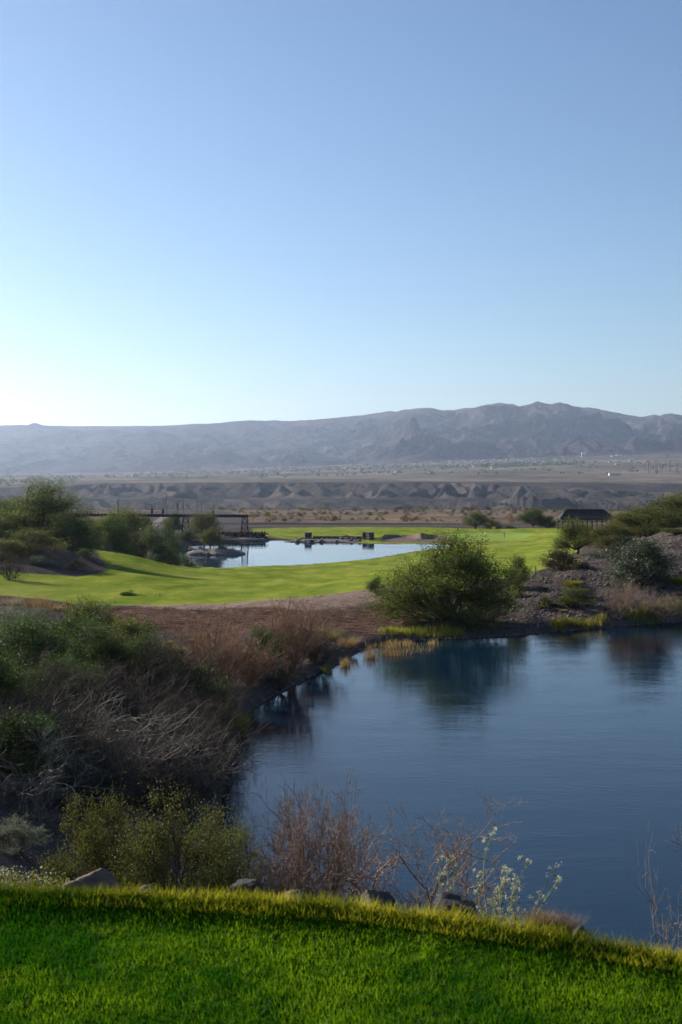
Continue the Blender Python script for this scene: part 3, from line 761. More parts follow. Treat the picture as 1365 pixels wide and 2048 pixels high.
# stones scattered as gravel
def scatter(name, P, smin, smax, mat, seed):
    rg = np.random.default_rng(seed); n = len(P)
    base = np.array([[1, 0, 0], [0, 1, 0], [-1, 0, 0], [0, -1, 0], [0, 0, .7], [0, 0, -.5]], float)
    fa = np.array([[0, 1, 4], [1, 2, 4], [2, 3, 4], [3, 0, 4], [1, 0, 5], [2, 1, 5], [3, 2, 5], [0, 3, 5]])
    s = smin*(smax/smin)**(rg.uniform(0, 1, n)**2.2); a = rg.uniform(0, 6.28, n)
    v = base[None]*rg.uniform(.55, 1.2, (n, 6, 1))*s[:, None, None]
    c, d = np.cos(a)[:, None], np.sin(a)[:, None]
    v = np.stack([v[..., 0]*c-v[..., 1]*d, v[..., 0]*d+v[..., 1]*c, v[..., 2]], -1)+P[:, None, :]
    me = np_mesh(name, v.reshape(-1, 3), (fa[None]+(np.arange(n)*6)[:, None, None]).reshape(-1, 3), 3)
    return tag(link(name, me, mat), kind='stuff')
def region(n, y0, y1, px0, px1, cond=None, seed=0):
    rg = np.random.default_rng(seed); y = rg.uniform(y0**.5, y1**.5, n)**2; px = rg.uniform(px0, px1, n); x = (px-682.5)*y/F
    k = (sdf(POND1, x, y) < -.15) & ((sdf(FAIRW, x, y) < -.4) | (y < 60))
    x, y = x[k], y[k]; return np.stack([x, y, zfun(x, y)], 1)
P = region(14000, 87, 135, 1000, 1700, seed=1); scatter('gravel', P, .03, .22, M_rock, 2)
P = region(5000, 10, 45, -300, 420, seed=3); scatter('bank_gravel', P, .012, .07, M_rock, 4)
P = region(5000, 60, 100, -200, 760, seed=5); scatter('soil_clods', P, .02, .11, M_rockw, 6)
# dead leaf and twig litter on the bare soil
P = region(7000, 84, 112, 120, 860, seed=8)
k = sdf(DIRT, P[:, 0], P[:, 1]) > 0; P = P[k]
x, y = P[:, 0], P[:, 1]
blades('dry_stubble', P, np.full(len(P), .10), .035, .8, rg, M_rust)

# stone rim along the waterline
rim = []
for k in range(len(POND1)):
    a, b = POND1[k], POND1[(k+1) % len(POND1)]
    L = np.linalg.norm(b-a); 
    if a[0] > 42 or a[1] < 22: continue
    for t in np.arange(0, 1, .16/L if a[1] > 50 else .3/L):
        p = a+(b-a)*t+rg.normal(0, .10, 2); rim.append((p[0], p[1], .03))
scatter('shore_stones', np.array(rim), .05, .19, M_rock, 9)

# ------------------------------------------------------------------ big vegetation
# the mesquite on the near shore
p = (7.5, 88.6, z1(7.5, 88.6)-.2)
bush('mesquite_tree', 'big', p, 9.2, 5.7, M_mesq, 'largest green mesquite bush, spreading over the bare shore across the water', 'tree', rz=.4, depth=7.5, parts=('trunk', 'crown'))
V_ = [
 # name, kind, px, py(base), w, h, mat, label, Y
 ('shrub', 'shrub2', 750, 1184, 36, 30, M_deep, 'small green shrub at the fairway edge left of the big mesquite', None),
 ('creosote_bush', 'airy', 1035, 1178, 44, 66, M_mesq, 'lanky thin green bush just right of the big mesquite', 101),
 ('low_shrub', 'shrub2', 1034, 1185, 28, 26, M_mesq, 'low round bush under the lanky green bush', 98),
 ('creosote_bush', 'shrub', 1128, 1150, 84, 50, M_brown, 'dark brown green bush on the crest of the gravel mound', 108),
 ('desert_shrub', 'shrub2', 1186, 1136, 48, 26, M_grey, 'low grey green bush behind the dark brown green one', 119),
 ('ironwood_tree', 'leafy', 1281, 1208, 124, 128, M_silver, 'silvery green leafy tree on the gravel slope above the pond', 100),
 ('creosote_bush', 'airy', 1150, 1216, 66, 42, M_creo, 'yellow green bush low on the gravel slope', None),
 ('low_shrub', 'tiny', 1088, 1212, 30, 18, M_creo, 'small yellowish plant left of the yellow green bush', None),
 ('mesquite_tree', 'tree', 1157, 1112, 88, 70, M_mesq, 'light green tree at the right edge of the fairway below the pavilion', 150),
 ('palo_verde_tree', 'big2', 1226, 1125, 100, 78, M_olive, 'olive green tree right of the light green fairway tree', 138),
 ('palo_verde_tree', 'big2', 1300, 1102, 150, 86, M_olive, 'broad bright olive tree behind the silvery tree', 152),
 ('palo_verde_tree', 'tree2', 1350, 1085, 120, 92, M_mesq, 'dark green tree cut by the right edge of the photo', 160),
 ('palo_verde_tree', 'big2', 1285, 1080, 100, 56, M_olive, 'yellowish tree behind the broad olive tree', 190),
 ('palo_verde_tree', 'big2', 1420, 1070, 160, 100, M_olive, 'tall olive tree beyond the right edge', 175),
 ('low_shrub', 'shrub2', 1228, 1142, 60, 50, M_brown, 'brownish bush below the olive green tree', 122),
 ('low_shrub', 'shrub', 1352, 1118, 60, 30, M_olive, 'low bush at the right edge above the gravel', 128),
 # behind the green
 ('mesquite_tree', 'tree2', 950, 1061, 52, 37, M_mesq, 'round light green tree behind the left part of the green', 385),
 ('mesquite_tree', 'shrub', 986, 1060, 36, 20, M_mesq, 'small round tree between the two bigger trees behind the green', 388),
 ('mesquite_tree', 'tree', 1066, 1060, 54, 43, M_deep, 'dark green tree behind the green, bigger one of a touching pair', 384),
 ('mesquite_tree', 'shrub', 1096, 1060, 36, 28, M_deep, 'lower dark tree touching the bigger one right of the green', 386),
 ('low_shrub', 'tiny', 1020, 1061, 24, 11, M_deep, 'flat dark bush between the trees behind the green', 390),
 # left bank trees beyond the fairway
 ('palo_verde_tree', 'big', 78, 1112, 200, 140, M_mesq, 'largest green tree on the left bank beyond the fairway', 158),
 ('palo_verde_tree', 'big2', -5, 1112, 160, 112, M_mesq, 'dark green tree cut by the left edge behind the fairway', 165),
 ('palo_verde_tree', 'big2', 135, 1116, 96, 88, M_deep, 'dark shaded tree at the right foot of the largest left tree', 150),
 ('creosote_bush', 'airy', 62, 1136, 112, 78, M_olive, 'yellowish creosote bush in front of the largest left tree', 136),
 ('creosote_bush', 'airy', 8, 1146, 74, 66, M_olive, 'olive creosote bush at the left edge of the fairway', 134),
 ('low_shrub', 'shrub', 84, 1142, 54, 30, M_grey, 'grey green low bush between creosotes and the fairway', 131),
 ('low_shrub', 'tiny', 14, 1140, 17, 14, M_orange, 'small rusty tuft at the left edge of the fairway', 131),
 ('rusty_shrub', 'tiny', 151, 1136, 30, 18, M_orange, 'rusty orange bush on the bank beside the fairway shadow', 131),
 ('low_shrub', 'shrub', 166, 1118, 34, 20, M_deep, 'dark green bush behind the rusty orange one', 142),
 ('mesquite_tree', 'tree', 218, 1098, 86, 72, M_mesq, 'middle green tree left of the lane, second from the largest tree', 200),
 ('mesquite_tree', 'tree2', 258, 1092, 66, 72, M_mesq, 'green tree with the lamp post rising out of it', 235),
 ('mesquite_tree', 'big2', 176, 1098, 60, 62, M_olive, 'olive tree between the largest tree and the middle tree', 190),
 ('desert_shrub', 'shrub', 196, 1098, 46, 34, M_grey, 'greyish shrub standing above the left fairway tongue', 196),
 ('low_shrub', 'tiny2', 197, 1098, 14, 10, M_grey, 'tiny pale bush at the tip of the fairway tongue', 194),
 ('creosote_bush', 'shrub', 236, 1103, 48, 38, M_deep, 'dense dark bush right of the greyish shrub', 201),
 ('creosote_bush', 'shrub2', 266, 1106, 48, 40, M_brown, 'brownish dark bush between two dense green ones', 206),
 ('rusty_shrub', 'tiny', 283, 1108, 20, 22, M_orange, 'round rusty yellow bush along the left fairway edge', 206),
 ('mesquite_tree', 'shrub', 312, 1118, 74, 52, M_deep, 'dark green tree leaning over the far pond shore', 217),
 ('mesquite_tree', 'shrub2', 340, 1124, 54, 50, M_deep, 'dark bush at the corner of the far pond', 226),
 ('low_shrub', 'tiny2', 301, 1112, 14, 9, M_grey, 'pale little bush beside the round rusty one', 209),
 ('low_shrub', 'tiny', 309, 1116, 16, 8, M_grey, 'pale flat bush at the foot of the leaning dark tree', 213),
 ('low_shrub', 'tiny', 376, 1131, 26, 15, M_deep, 'dark waterside plant at the left end of the far pond', 236),
 ('mesquite_tree', 'tree2', 252, 1052, 60, 30, M_mesq, 'flat topped green tree under the left end of the bridge', 330),
 ('mesquite_tree', 'tree2', 292, 1062, 28, 30, M_mesq, 'small round tree beside the lane markings', 330),
 ('mesquite_tree', 'tree', 347, 1062, 34, 36, M_mesq, 'thin green tree just left of the first bridge tower', 345),
 ('round_bush', 'shrub', 339, 1060, 24, 16, M_deep, 'almost black round bush under the bridge', 340),
 ('mesquite_tree', 'tree2', 408, 1082, 62, 56, M_olive, 'airy pale tree in front of the bridge between its towers', 318),
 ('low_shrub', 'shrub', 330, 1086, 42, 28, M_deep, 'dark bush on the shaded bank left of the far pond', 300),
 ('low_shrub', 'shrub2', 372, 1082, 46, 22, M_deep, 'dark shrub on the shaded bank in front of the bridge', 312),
 ('low_shrub', 'shrub', 304, 1078, 40, 26, M_olive, 'olive shrub left of the shaded bank', 290),
]
for nm, kind, px, py, w, h, mat, lab, Y in V_:
    tree = 'tree' in nm
    bush_px(nm, kind, px, py, w, h, mat, lab, Y=Y, cat='tree' if tree else 'shrub', parts=('trunk', 'crown') if tree else ('stems', 'foliage'))

# left bank thicket (nearer than the bare soil)
T_ = [
 ('creosote_bush', 'airy', 180, 1292, 130, 92, M_mesq, 'pale green bush at the top of the left thicket below the soil', None),
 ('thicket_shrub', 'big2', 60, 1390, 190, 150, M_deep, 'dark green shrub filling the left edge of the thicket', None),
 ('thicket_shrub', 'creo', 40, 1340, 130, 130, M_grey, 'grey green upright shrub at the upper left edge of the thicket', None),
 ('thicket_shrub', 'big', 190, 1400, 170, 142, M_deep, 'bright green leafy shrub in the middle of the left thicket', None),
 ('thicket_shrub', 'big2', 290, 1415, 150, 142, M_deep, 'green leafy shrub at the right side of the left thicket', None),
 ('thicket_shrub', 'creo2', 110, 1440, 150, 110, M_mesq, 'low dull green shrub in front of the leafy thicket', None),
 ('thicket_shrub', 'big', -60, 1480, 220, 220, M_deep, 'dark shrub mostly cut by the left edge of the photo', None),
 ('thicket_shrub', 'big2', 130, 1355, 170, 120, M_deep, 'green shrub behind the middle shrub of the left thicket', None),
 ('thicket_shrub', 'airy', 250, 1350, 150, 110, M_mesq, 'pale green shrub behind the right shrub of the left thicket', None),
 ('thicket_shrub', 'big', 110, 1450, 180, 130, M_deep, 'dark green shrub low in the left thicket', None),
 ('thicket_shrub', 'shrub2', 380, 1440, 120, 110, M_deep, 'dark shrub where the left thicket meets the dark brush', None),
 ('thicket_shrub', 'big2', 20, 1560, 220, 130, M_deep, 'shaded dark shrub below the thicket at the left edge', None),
 ('grey_green_shrub', 'creo2', 38, 1706, 105, 70, M_grey, 'round grey green bush on the gravel at the left edge', None),
 ('shrub', 'airy', 428, 1470, 80, 100, M_olive, 'thin olive bush on the bank above the golden clump', None),
 ('reed_bush', 'creo', 527, 1352, 80, 98, M_deep, 'upright dark green bush among rusty brush at the shore bend', None),
 ('low_shrub', 'tiny', 338, 1316, 30, 24, M_grey, 'small grey bush between dry tan tufts', None),
]
for nm, kind, px, py, w, h, mat, lab, Y in T_:
    bush_px(nm, kind, px, py, w, h, mat, lab, Y=Y)
# brush, leafless
for i, (k, px, py, w, h, Y, mat, nm, lab) in enumerate([
 ('thin', 410, 1395, 120, 135, None, M_rustw, 'dry_brush', 'tall rusty brown brush left of the upright green bush'),
 ('thin', 455, 1372, 110, 112, None, M_rustw, 'dry_brush', 'dense rusty brush touching the upright green bush from the left'),
 ('thin', 500, 1372, 90, 80, None, M_rustw, 'dry_brush', 'rusty brush in front of the upright green bush'),
 ('thin', 440, 1340, 80, 90, None, M_rustw, 'dry_brush', 'rusty brush higher on the slope behind the dense one'),
 ('thin', 625, 1322, 70, 70, None, M_rustw, 'dry_brush', 'small rusty brush near the inner shore corner'),
 ('thin', 585, 1350, 90, 135, None, M_rustw, 'dry_brush', 'rusty thin brush right of the upright green bush'),
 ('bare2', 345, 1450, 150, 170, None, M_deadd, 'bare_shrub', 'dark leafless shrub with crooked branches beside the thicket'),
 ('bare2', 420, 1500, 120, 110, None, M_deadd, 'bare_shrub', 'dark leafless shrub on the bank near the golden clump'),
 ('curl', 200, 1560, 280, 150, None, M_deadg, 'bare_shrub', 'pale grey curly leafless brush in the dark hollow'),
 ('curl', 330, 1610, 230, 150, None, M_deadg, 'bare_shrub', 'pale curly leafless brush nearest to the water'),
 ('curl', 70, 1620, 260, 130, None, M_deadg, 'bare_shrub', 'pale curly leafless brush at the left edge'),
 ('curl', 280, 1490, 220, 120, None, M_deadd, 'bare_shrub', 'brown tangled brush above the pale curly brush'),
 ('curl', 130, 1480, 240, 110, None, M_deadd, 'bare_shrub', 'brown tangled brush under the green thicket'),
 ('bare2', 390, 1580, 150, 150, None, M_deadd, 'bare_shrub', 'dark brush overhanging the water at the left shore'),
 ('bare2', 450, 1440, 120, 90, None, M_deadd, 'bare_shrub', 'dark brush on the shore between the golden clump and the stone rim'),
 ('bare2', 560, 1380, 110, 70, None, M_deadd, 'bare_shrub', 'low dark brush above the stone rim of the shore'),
 ('bare2', 640, 1330, 90, 60, None, M_deadd, 'bare_shrub', 'low grey brush at the inner corner of the shore'),
 ('bare2', 1252, 1232, 90, 62, None, M_dead, 'bare_shrub', 'leafless shrub below the silvery tree on the shore'),
 ('bare2', 1318, 1236, 90, 50, None, M_dead, 'bare_shrub', 'leafless shrub at the right end of the shore'),
 ('bare2', 20, 1160, 60, 50, None, M_deadd, 'bare_shrub', 'thin dead shrub left end of the fairway'),
]):
    single_px(nm, BR[k], px, py, w, h, mat, lab, 'shrub', Y=Y, depth=None)
rb = random.Random(12)
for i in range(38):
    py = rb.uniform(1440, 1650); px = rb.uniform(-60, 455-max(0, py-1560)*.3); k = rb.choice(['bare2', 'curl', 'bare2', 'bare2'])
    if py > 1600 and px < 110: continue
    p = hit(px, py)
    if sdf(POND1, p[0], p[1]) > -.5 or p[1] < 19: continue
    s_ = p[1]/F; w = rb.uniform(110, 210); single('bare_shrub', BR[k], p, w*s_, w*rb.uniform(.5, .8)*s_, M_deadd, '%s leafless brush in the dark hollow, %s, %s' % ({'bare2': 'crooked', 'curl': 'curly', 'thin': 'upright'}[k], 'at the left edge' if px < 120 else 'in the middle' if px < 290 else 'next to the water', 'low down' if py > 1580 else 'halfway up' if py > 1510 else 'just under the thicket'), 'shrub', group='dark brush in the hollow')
# grass clumps and reeds
for i, (k, px, py, w, h, Y, mat, nm, lab, cat) in enumerate([
 ('grass', 476, 1470, 62, 50, None, M_yg, 'grass_clump', 'golden green grass clump on the left shore by the water', 'grass clump'),
 ('brush', 75, 1240, 66, 50, 86, M_gold, 'dry_grass_clump', 'golden dry grass left above the thicket', 'grass clump'),
 ('brush', 108, 1246, 54, 40, 85, M_gold, 'dry_grass_clump', 'orange dry grass clump right of the golden one', 'grass clump'),
 ('brush', 20, 1236, 60, 44, 87, M_tan, 'dry_grass_clump', 'tan dry grass at the left edge above the thicket', 'grass clump'),
 ('brush', 60, 1290, 50, 40, 74, M_gold, 'dry_grass_clump', 'small golden dry grass among the thicket shrubs', 'grass clump'),
 ('grass', 660, 1290, 60, 30, 79, M_yg, 'grass_clump', 'green rounded grass mound at the shore corner', 'grass clump'),
 ('grass', 628, 1282, 80, 22, 80.5, M_gold, 'grass_clump', 'flat brownish grass mound behind the green one', 'grass clump'),
 ('brush', 697, 1310, 56, 42, 77, M_gold, 'grass_clump', 'tall golden reeds at the inner corner of the shore', 'grass clump'),
 ('reed', 691, 1338, 26, 28, 71.5, M_gold, 'reed_clump', 'small reed clump in the water below the golden reeds', 'reeds'),
 ('reed', 655, 1348, 28, 24, 69.5, M_olive, 'reed_clump', 'dark reed clump left of the small reeds in the water', 'reeds'),
 ('reed', 742, 1326, 34, 34, 74.6, M_gold, 'reed_clump', 'golden reeds standing in the water right of the shore corner', 'reeds'),
 ('reed', 623, 1410, 22, 20, 59.9, M_deadd, 'reed_clump', 'lone dark tuft standing in the pond water', 'reeds'),
 ('wide', 790, 1314, 54, 22, 76.5, M_gold, 'reed_clump', 'golden reeds in the water left of the mesquite reflection', 'reeds'),
 ('wide', 838, 1312, 48, 20, 78.2, M_gold, 'reed_clump', 'golden reeds right next to the mesquite reflection', 'reeds'),
 ('dome', 1145, 1176, 26, 17, None, M_yg, 'grass_tuft', 'round yellow green tuft left of the dark boulder', 'grass clump'),
 ('dome', 1358, 1170, 34, 17, None, M_yg, 'grass_tuft', 'round tuft at the right edge on the gravel', 'grass clump'),
 ('dome', 340, 1312, 34, 24, None, M_tan, 'grass_tuft', 'tan tuft on the slope below the bare soil', 'grass clump'),
 ('dome', 262, 1212, 8, 5, 108, M_deep, 'grass_tuft', 'dark green tuft at the lower edge of the fairway', 'grass clump'),
]):
    single_px(nm, TU[k], px, py, w, h, mat, lab, cat, Y=Y)
def strip(name, pts, n, h, w, mat, seed, spread=.5):
    rg = np.random.default_rng(seed); P = np.array(pts, float); t = rg.uniform(0, len(P)-1.001, n); i = t.astype(int); f = (t-i)[:, None]
    xy = P[i]*(1-f)+P[i+1]*f+rg.normal(0, spread, (n, 2))*[.5, 1]
    dn = fbm(xy[:, 0]*.8, xy[:, 1]*.8, 3, seed); k = dn > -.25; xy = xy[k]; dn = dn[k]
    z = np.maximum(zfun(xy[:, 0], xy[:, 1]), -.03)
    return blades(name, np.column_stack([xy, z]), h*(.75+.6*dn), w, .25, rg, mat)
strip('shore_grass', [(2.8, 82.6), (4.2, 83.6), (6.6, 84.2), (8.0, 84.6)], 1800, .42, .045, M_yg, 31, .45)
strip('shore_grass', [(14.6, 87.8), (16.4, 88.9), (18.4, 90.2)], 1600, .55, .045, M_yg, 32, .45)
strip('shore_grass', [(20.0, 91.3), (22.5, 92.6), (24.4, 93.8), (26, 94.5)], 2000, .60, .045, M_yg, 33, .5)
strip('shore_grass', [(1.6, 78.4), (3, 79.8), (4.6, 80.6), (5.8, 81.2)], 700, .45, .04, M_gold, 34, .5)
strip('fairway_tuft', [at(248, 104)[:2], at(262, 104)[:2], at(322, 104)[:2]], 1200, .28, .05, M_deep, 35, .35)
# dry tufts on the slope below the soil
for i in range(26):
    px = random.uniform(255, 430); py = random.uniform(1268, 1345)
    single_px('dry_tuft', TU['dome'], px, py, random.uniform(9, 22), random.uniform(7, 15), random.choice([M_tan, M_tan, M_gold]),
              'small dry tuft on the %s %s of the crumbling slope below the soil' % ('upper' if py < 1305 else 'lower', 'left' if px < 340 else 'right'), 'grass clump', group='dry tufts on the crumbling slope')
for i in range(14):
    px = random.uniform(1060, 1360); py = random.uniform(1165, 1228)
    single_px('dry_tuft', TU['dome'], px, py, random.uniform(8, 18), random.uniform(5, 9), random.choice([M_tan, M_creo]),
              'little dry tuft among the stones of the gravel mound', 'grass clump', group='dry tufts on the gravel mound')
# boulders and rocks
single_px('boulder', RK[0], 1165, 1180, 24, 22, M_rockd, 'dark round boulder on the gravel mound beside a tuft', 'boulder', rz=.5)
single_px('boulder', RK[1], 1148, 1178, 5, 4, M_rock, 'small stone by the dark round boulder', 'rock')
for i in range(70):
    px = random.uniform(1030, 1370); py = random.uniform(1135, 1248); s = random.choice([4, 5, 6, 7, 9, 12])
    p = hit(px, py)
    if sdf(POND1, p[0], p[1]) > -.2 or sdf(FAIRW, p[0], p[1]) > 0: continue
    single('rock', random.choice(RK), p, s*p[1]/F*1.1, s*p[1]/F, random.choice([M_rock, M_rockd, M_rockw]), 'loose %s stone on the gravel mound, %s' % ('large' if s > 8 else 'small', 'just right of the mesquite' if px < 1110 else 'around the dark round boulder' if px < 1200 else 'below the silvery tree' if px < 1300 else 'at the right edge'), 'rock', group='loose stones on the gravel mound')
# ------------------------------------------------------------------ foreground plants and rocks
def fg(px, Y): return at(px, Y)
def fgt(px, Y, top): p = at(px, Y); return p, H-(top-HY)*Y/F-p[2]
def fbush(nm, kind, px, Y, top, wpx, mat, lab, rz, **k):
    p, h = fgt(px, Y, top); bush(nm, kind, p, wpx*Y/F, h, mat, lab, 'shrub', rz=rz, **k)
def fbare(nm, kind, px, Y, top, wpx, mat, lab, rz, cat='shrub'):
    p, h = fgt(px, Y, top); single(nm, BR[kind], p, wpx*Y/F, h, mat, lab, cat, rz=rz)
fbush('creosote_bush', 'creo', 182, 11.5, 1600, 170, M_creo, 'left one of the two big creosote bushes behind the lawn rim', 1)
fbush('creosote_bush', 'creo2', 345, 10.8, 1598, 250, M_creo, 'wider right one of the two big creosote bushes behind the lawn rim', 2)
fbush('creosote_bush', 'creo', 455, 11.6, 1640, 170, M_creo, 'narrow creosote bush between the wide one and the bare tree', 4)
fbush('creosote_bush', 'creo2', 265, 12.5, 1635, 150, M_creo, 'creosote bush behind the gap between the two big ones', 5)
fbare('bare_tree', 'bare', 760, 11.6, 1625, 400, M_dead, 'large leafless tree with fine red brown twigs in front of the water', .6, 'tree')
fbare('bare_tree', 'bare', 610, 11.2, 1600, 220, M_dead, 'taller narrow leafless tree touching the large one from the left', 2.6, 'tree')
fbare('dry_brush', 'thin', 575, 11.0, 1752, 120, M_dead, 'rusty fine brush at the foot of the bare trees, left side', 0)
fbare('dry_brush', 'thin', 740, 11.0, 1775, 90, M_rustw, 'rusty fine brush at the foot of the bare trees, right side', 0)
fbare('bare_shrub', 'bare2', 1432, 10.6, 1745, 190, M_deadg, 'pale bare twigs reaching in at the right edge over the water', 1.1)
def lawn_rock(px, dy, w, h, k, mat, lab, rz):
    s = 5/F; x = (px-682.5)*4.9/F; Yr = float(edge_y(x))+dy; x = (px-682.5)*Yr/F
    single('rock', RK[k], (x, Yr, z1(x, Yr)), w, h, mat, lab, 'rock', rz=rz, depth=w*.8, sink=-.16)
lawn_rock(190, .72, .27, .25, 2, M_rockw, 'brown wrinkled boulder behind the left part of the lawn rim', .3)
lawn_rock(485, .55, .20, .24, 1, M_rockd, 'dark flat rock behind the lawn rim below the creosotes', 1.2)
lawn_rock(292, .42, .10, .17, 3, M_rockw, 'small pinkish rock barely showing above the lawn rim', 2.2)
lawn_rock(588, .42, .13, .19, 3, M_rockw, 'flat pinkish rock between the dark and the pale rock', 2.2)
lawn_rock(752, .50, .17, .25, 2, M_rock, 'pale grey rock behind the lawn rim under the bare tree', 2.9)
lawn_rock(900, .48, .24, .31, 0, M_rockd, 'dark brown boulder left of the pale flowering stalks', .9)
lawn_rock(1165, .42, .09, .20, 3, M_rock, 'small grey rock right of the flowering stalks', .4)
# pale stalks with small flower heads
def stalk_plant(pos, n, h, wid, seed, label, hmin=.4):
    rg = np.random.default_rng(seed); e = empty('flowering_weed', pos, 0, label, 'plant')
    segs = []; Ls = []; fl = []; wid = wid*1.5
    for i in range(n):
        a = rg.uniform(-1, 1); L = h*rg.uniform(hmin, 1); tip = np.array([a*wid, rg.normal(0, wid*.4), L])
        s, pts = curve_segs(np.array([[a*.03, 0, 0]]), tip[None], .0035, .0012, 6, .06, rg); segs.append(s)
        pts = np.array(pts)[:, 0]
        for k in range(24):
            t = rg.uniform(.15, 1)*6; j = min(int(t), 5); q = pts[j]+(pts[j+1]-pts[j])*(t-j); Ls.append(q+rg.normal(0, .006, 3))
        for k in range(int(3+L*8)):
            t = rg.uniform(.35, 1)*6; j = min(int(t), 5); q = pts[j]+(pts[j+1]-pts[j])*(t-j)
            d = rg.normal(0, 1, 3)*[1, 1, .4]; d[2] = abs(d[2])+.4; d = d/np.linalg.norm(d)*rg.uniform(.012, .04)
            segs.append(np.array([[*q, .0016, *(q+d), .001]])); fl += [q+d+rg.normal(0, .0035, 3) for _ in range(9)]
        fl += [pts[-1]+rg.normal(0, .005, 3) for _ in range(12)]
    v, f = tubes(np.concatenate(segs), 4); link('stems', np_mesh('stalk_stems', v, f, 4), M_grey_s, e)
    v, f, t = leaves(np.array(Ls), .014, rg, .45, .6); link('foliage', np_mesh('stalk_leaves', v, f, 4, attrs={'tone': t*.6}), M_grey, e)
    v, f, t = leaves(np.array(fl), .0085, rg, .8, .5); tag(link('flowers', np_mesh('stalk_flowers', v, f, 4, attrs={'tone': t}), M_pale, e), kind='stuff')
M_grey_s = plain('pale_stems', (.30, .32, .20), (.18, .2, .12), 10, .8)
def sp(px, Y): x = (px-682.5)*Y/F; return (x, Y, z1(x, Y))
stalk_plant(sp(985, 5.1), 6, .40, .10, 1, 'tallest pale flowering weed right of the dark brown boulder', .55)
stalk_plant(sp(1035, 4.9), 7, .30, .13, 2, 'lower pale flowering weed leaning right', .4)
stalk_plant(sp(896, 5.3), 3, .33, .02, 3, 'small pale flowering weed at the left end of the dark boulder', .8)
for i, px in enumerate([1090, 1075, 1130]):
    x, Yr, zr = sp(px, 4.75)
    single('dry_tuft', TU['dome'], (x, Yr, zr), .07, .13, M_tan, 'wispy dry seed tuft at the lawn rim right of the flowering weeds', 'grass clump', group='wispy tufts at the lawn rim')
# pale flowering ground cover at the left
rg = np.random.default_rng(15)
n = 9000; x = rg.uniform(-3.4, -1.35, n); y = rg.uniform(5.9, 8.2, n); k = fbm(x*2, y*2, 3, 5) > -.25; x, y = x[k], y[k]; z = zfun(x, y)+rg.uniform(0, .13, len(x))
v, f, t = leaves(np.column_stack([x, y, z]), .009, rg, .7, .3)
tag(link('flowering_groundcover', np_mesh('flowering_groundcover', v, f, 4, attrs={'tone': t*.5}), M_pale), kind='stuff')
n = 12000; x = rg.uniform(-3.4, -1.25, n); y = rg.uniform(5.9, 8.4, n); k = fbm(x*2, y*2, 3, 5) > -.4; x, y = x[k], y[k]; z = zfun(x, y)+rg.uniform(0, .10, len(x))
v, f, t = leaves(np.column_stack([x, y, z]), .020, rg, .5, .5)
tag(link('groundcover_leaves', np_mesh('groundcover_leaves', v, f, 4, attrs={'tone': t}), M_olive), kind='stuff')

# ------------------------------------------------------------------ boxes and bars helper for built things
class MB:
    def __init__(s): s.v = []; s.f = []
    def add(s, v, f): o = len(s.v); s.v += [tuple(p) for p in v]; s.f += [tuple(i+o for i in q) for q in f]
    def box(s, c, d, rz=0, taper=1.0):
        x, y_, z = d[0]/2, d[1]/2, d[2]/2; cs, sn = math.cos(rz), math.sin(rz); vs = []
        for sz in (-1, 1):
            k = 1 if sz < 0 else taper
            for sx, sy in ((-1, -1), (1, -1), (1, 1), (-1, 1)):
                a, b = sx*x*k, sy*y_*k; vs.append((c[0]+a*cs-b*sn, c[1]+a*sn+b*cs, c[2]+sz*z))
        s.add(vs, [(3, 2, 1, 0), (4, 5, 6, 7), (0, 1, 5, 4), (1, 2, 6, 5), (2, 3, 7, 6), (3, 0, 4, 7)])
    def bar(s, a, b, r, r2=None, n=6):
        v, f = tubes(np.array([[*a, r, *b, r if r2 is None else r2]]), n)
        s.add(v, f.tolist()); s.f += [tuple(len(s.v)-2*n+k for k in range(n))[::-1], tuple(len(s.v)-n+k for k in range(n))]
    def beam(s, a, b, w, h=None):
        h = h or w; a = Vector(a); b = Vector(b); d = (b-a).normalized(); u = Vector((0, 0, 1)) if abs(d.z) < .9 else Vector((0, 1, 0))
        p = d.cross(u).normalized()*w/2; q = p.cross(d).normalized()*h/2
        vs = [a-p-q, a+p-q, a+p+q, a-p+q, b-p-q, b+p-q, b+p+q, b-p+q]
        s.add(vs, [(3, 2, 1, 0), (4, 5, 6, 7), (0, 1, 5, 4), (1, 2, 6, 5), (2, 3, 7, 6), (3, 0, 4, 7)])
    def build(s, name, mat, parent=None):
        me = bpy.data.meshes.new(name); me.from_pydata(s.v, [], s.f); me.update(); me.validate()
        return link(name, me, mat, parent)

# ------------------------------------------------------------------ island, shaded bank, rock shelf
def islet(name, c, rx, ry, h, seed, mat=M_rock):
    rg = np.random.default_rng(seed); nr, na = 14, 48; vs = []
    for i in range(nr+1):
        for j in range(na):
            r = i/nr; a = 2*math.pi*j/na
            R = 1+.16*math.sin(a*3+seed)+.1*math.sin(a*7+seed*2)
            x, y_ = c[0]+rx*r*R*math.cos(a), c[1]+ry*r*R*math.sin(a)
            z = c[2]+h*(1-r**2.6)-.4*(r >= .999)
            vs.append((x, y_, z))
    vs = np.array(vs); vs[:, 2] += fbm(vs[:, 0]*.9, vs[:, 1]*.9, 4, seed)*h*.35
    fs = [(i*na+j, i*na+(j+1) % na, (i+1)*na+(j+1) % na, (i+1)*na+j) for i in range(nr) for j in range(na)]
    me = np_mesh(name, vs, np.array(fs), 4); return tag(link(name, me, mat), kind='structure')
Yi = 277; xi = (433-682.5)*Yi/F
islet('island', (xi, Yi, P2Z), 6.6, 7.5, .95, 3, M_rock)
bush('mesquite_tree', 'tree', ((421-682.5)*Yi/F, Yi, P2Z+.9), 4.9, 4.5, M_mesq, 'small green tree growing on the rocky island in the far pond', 'tree', parts=('trunk', 'crown'))
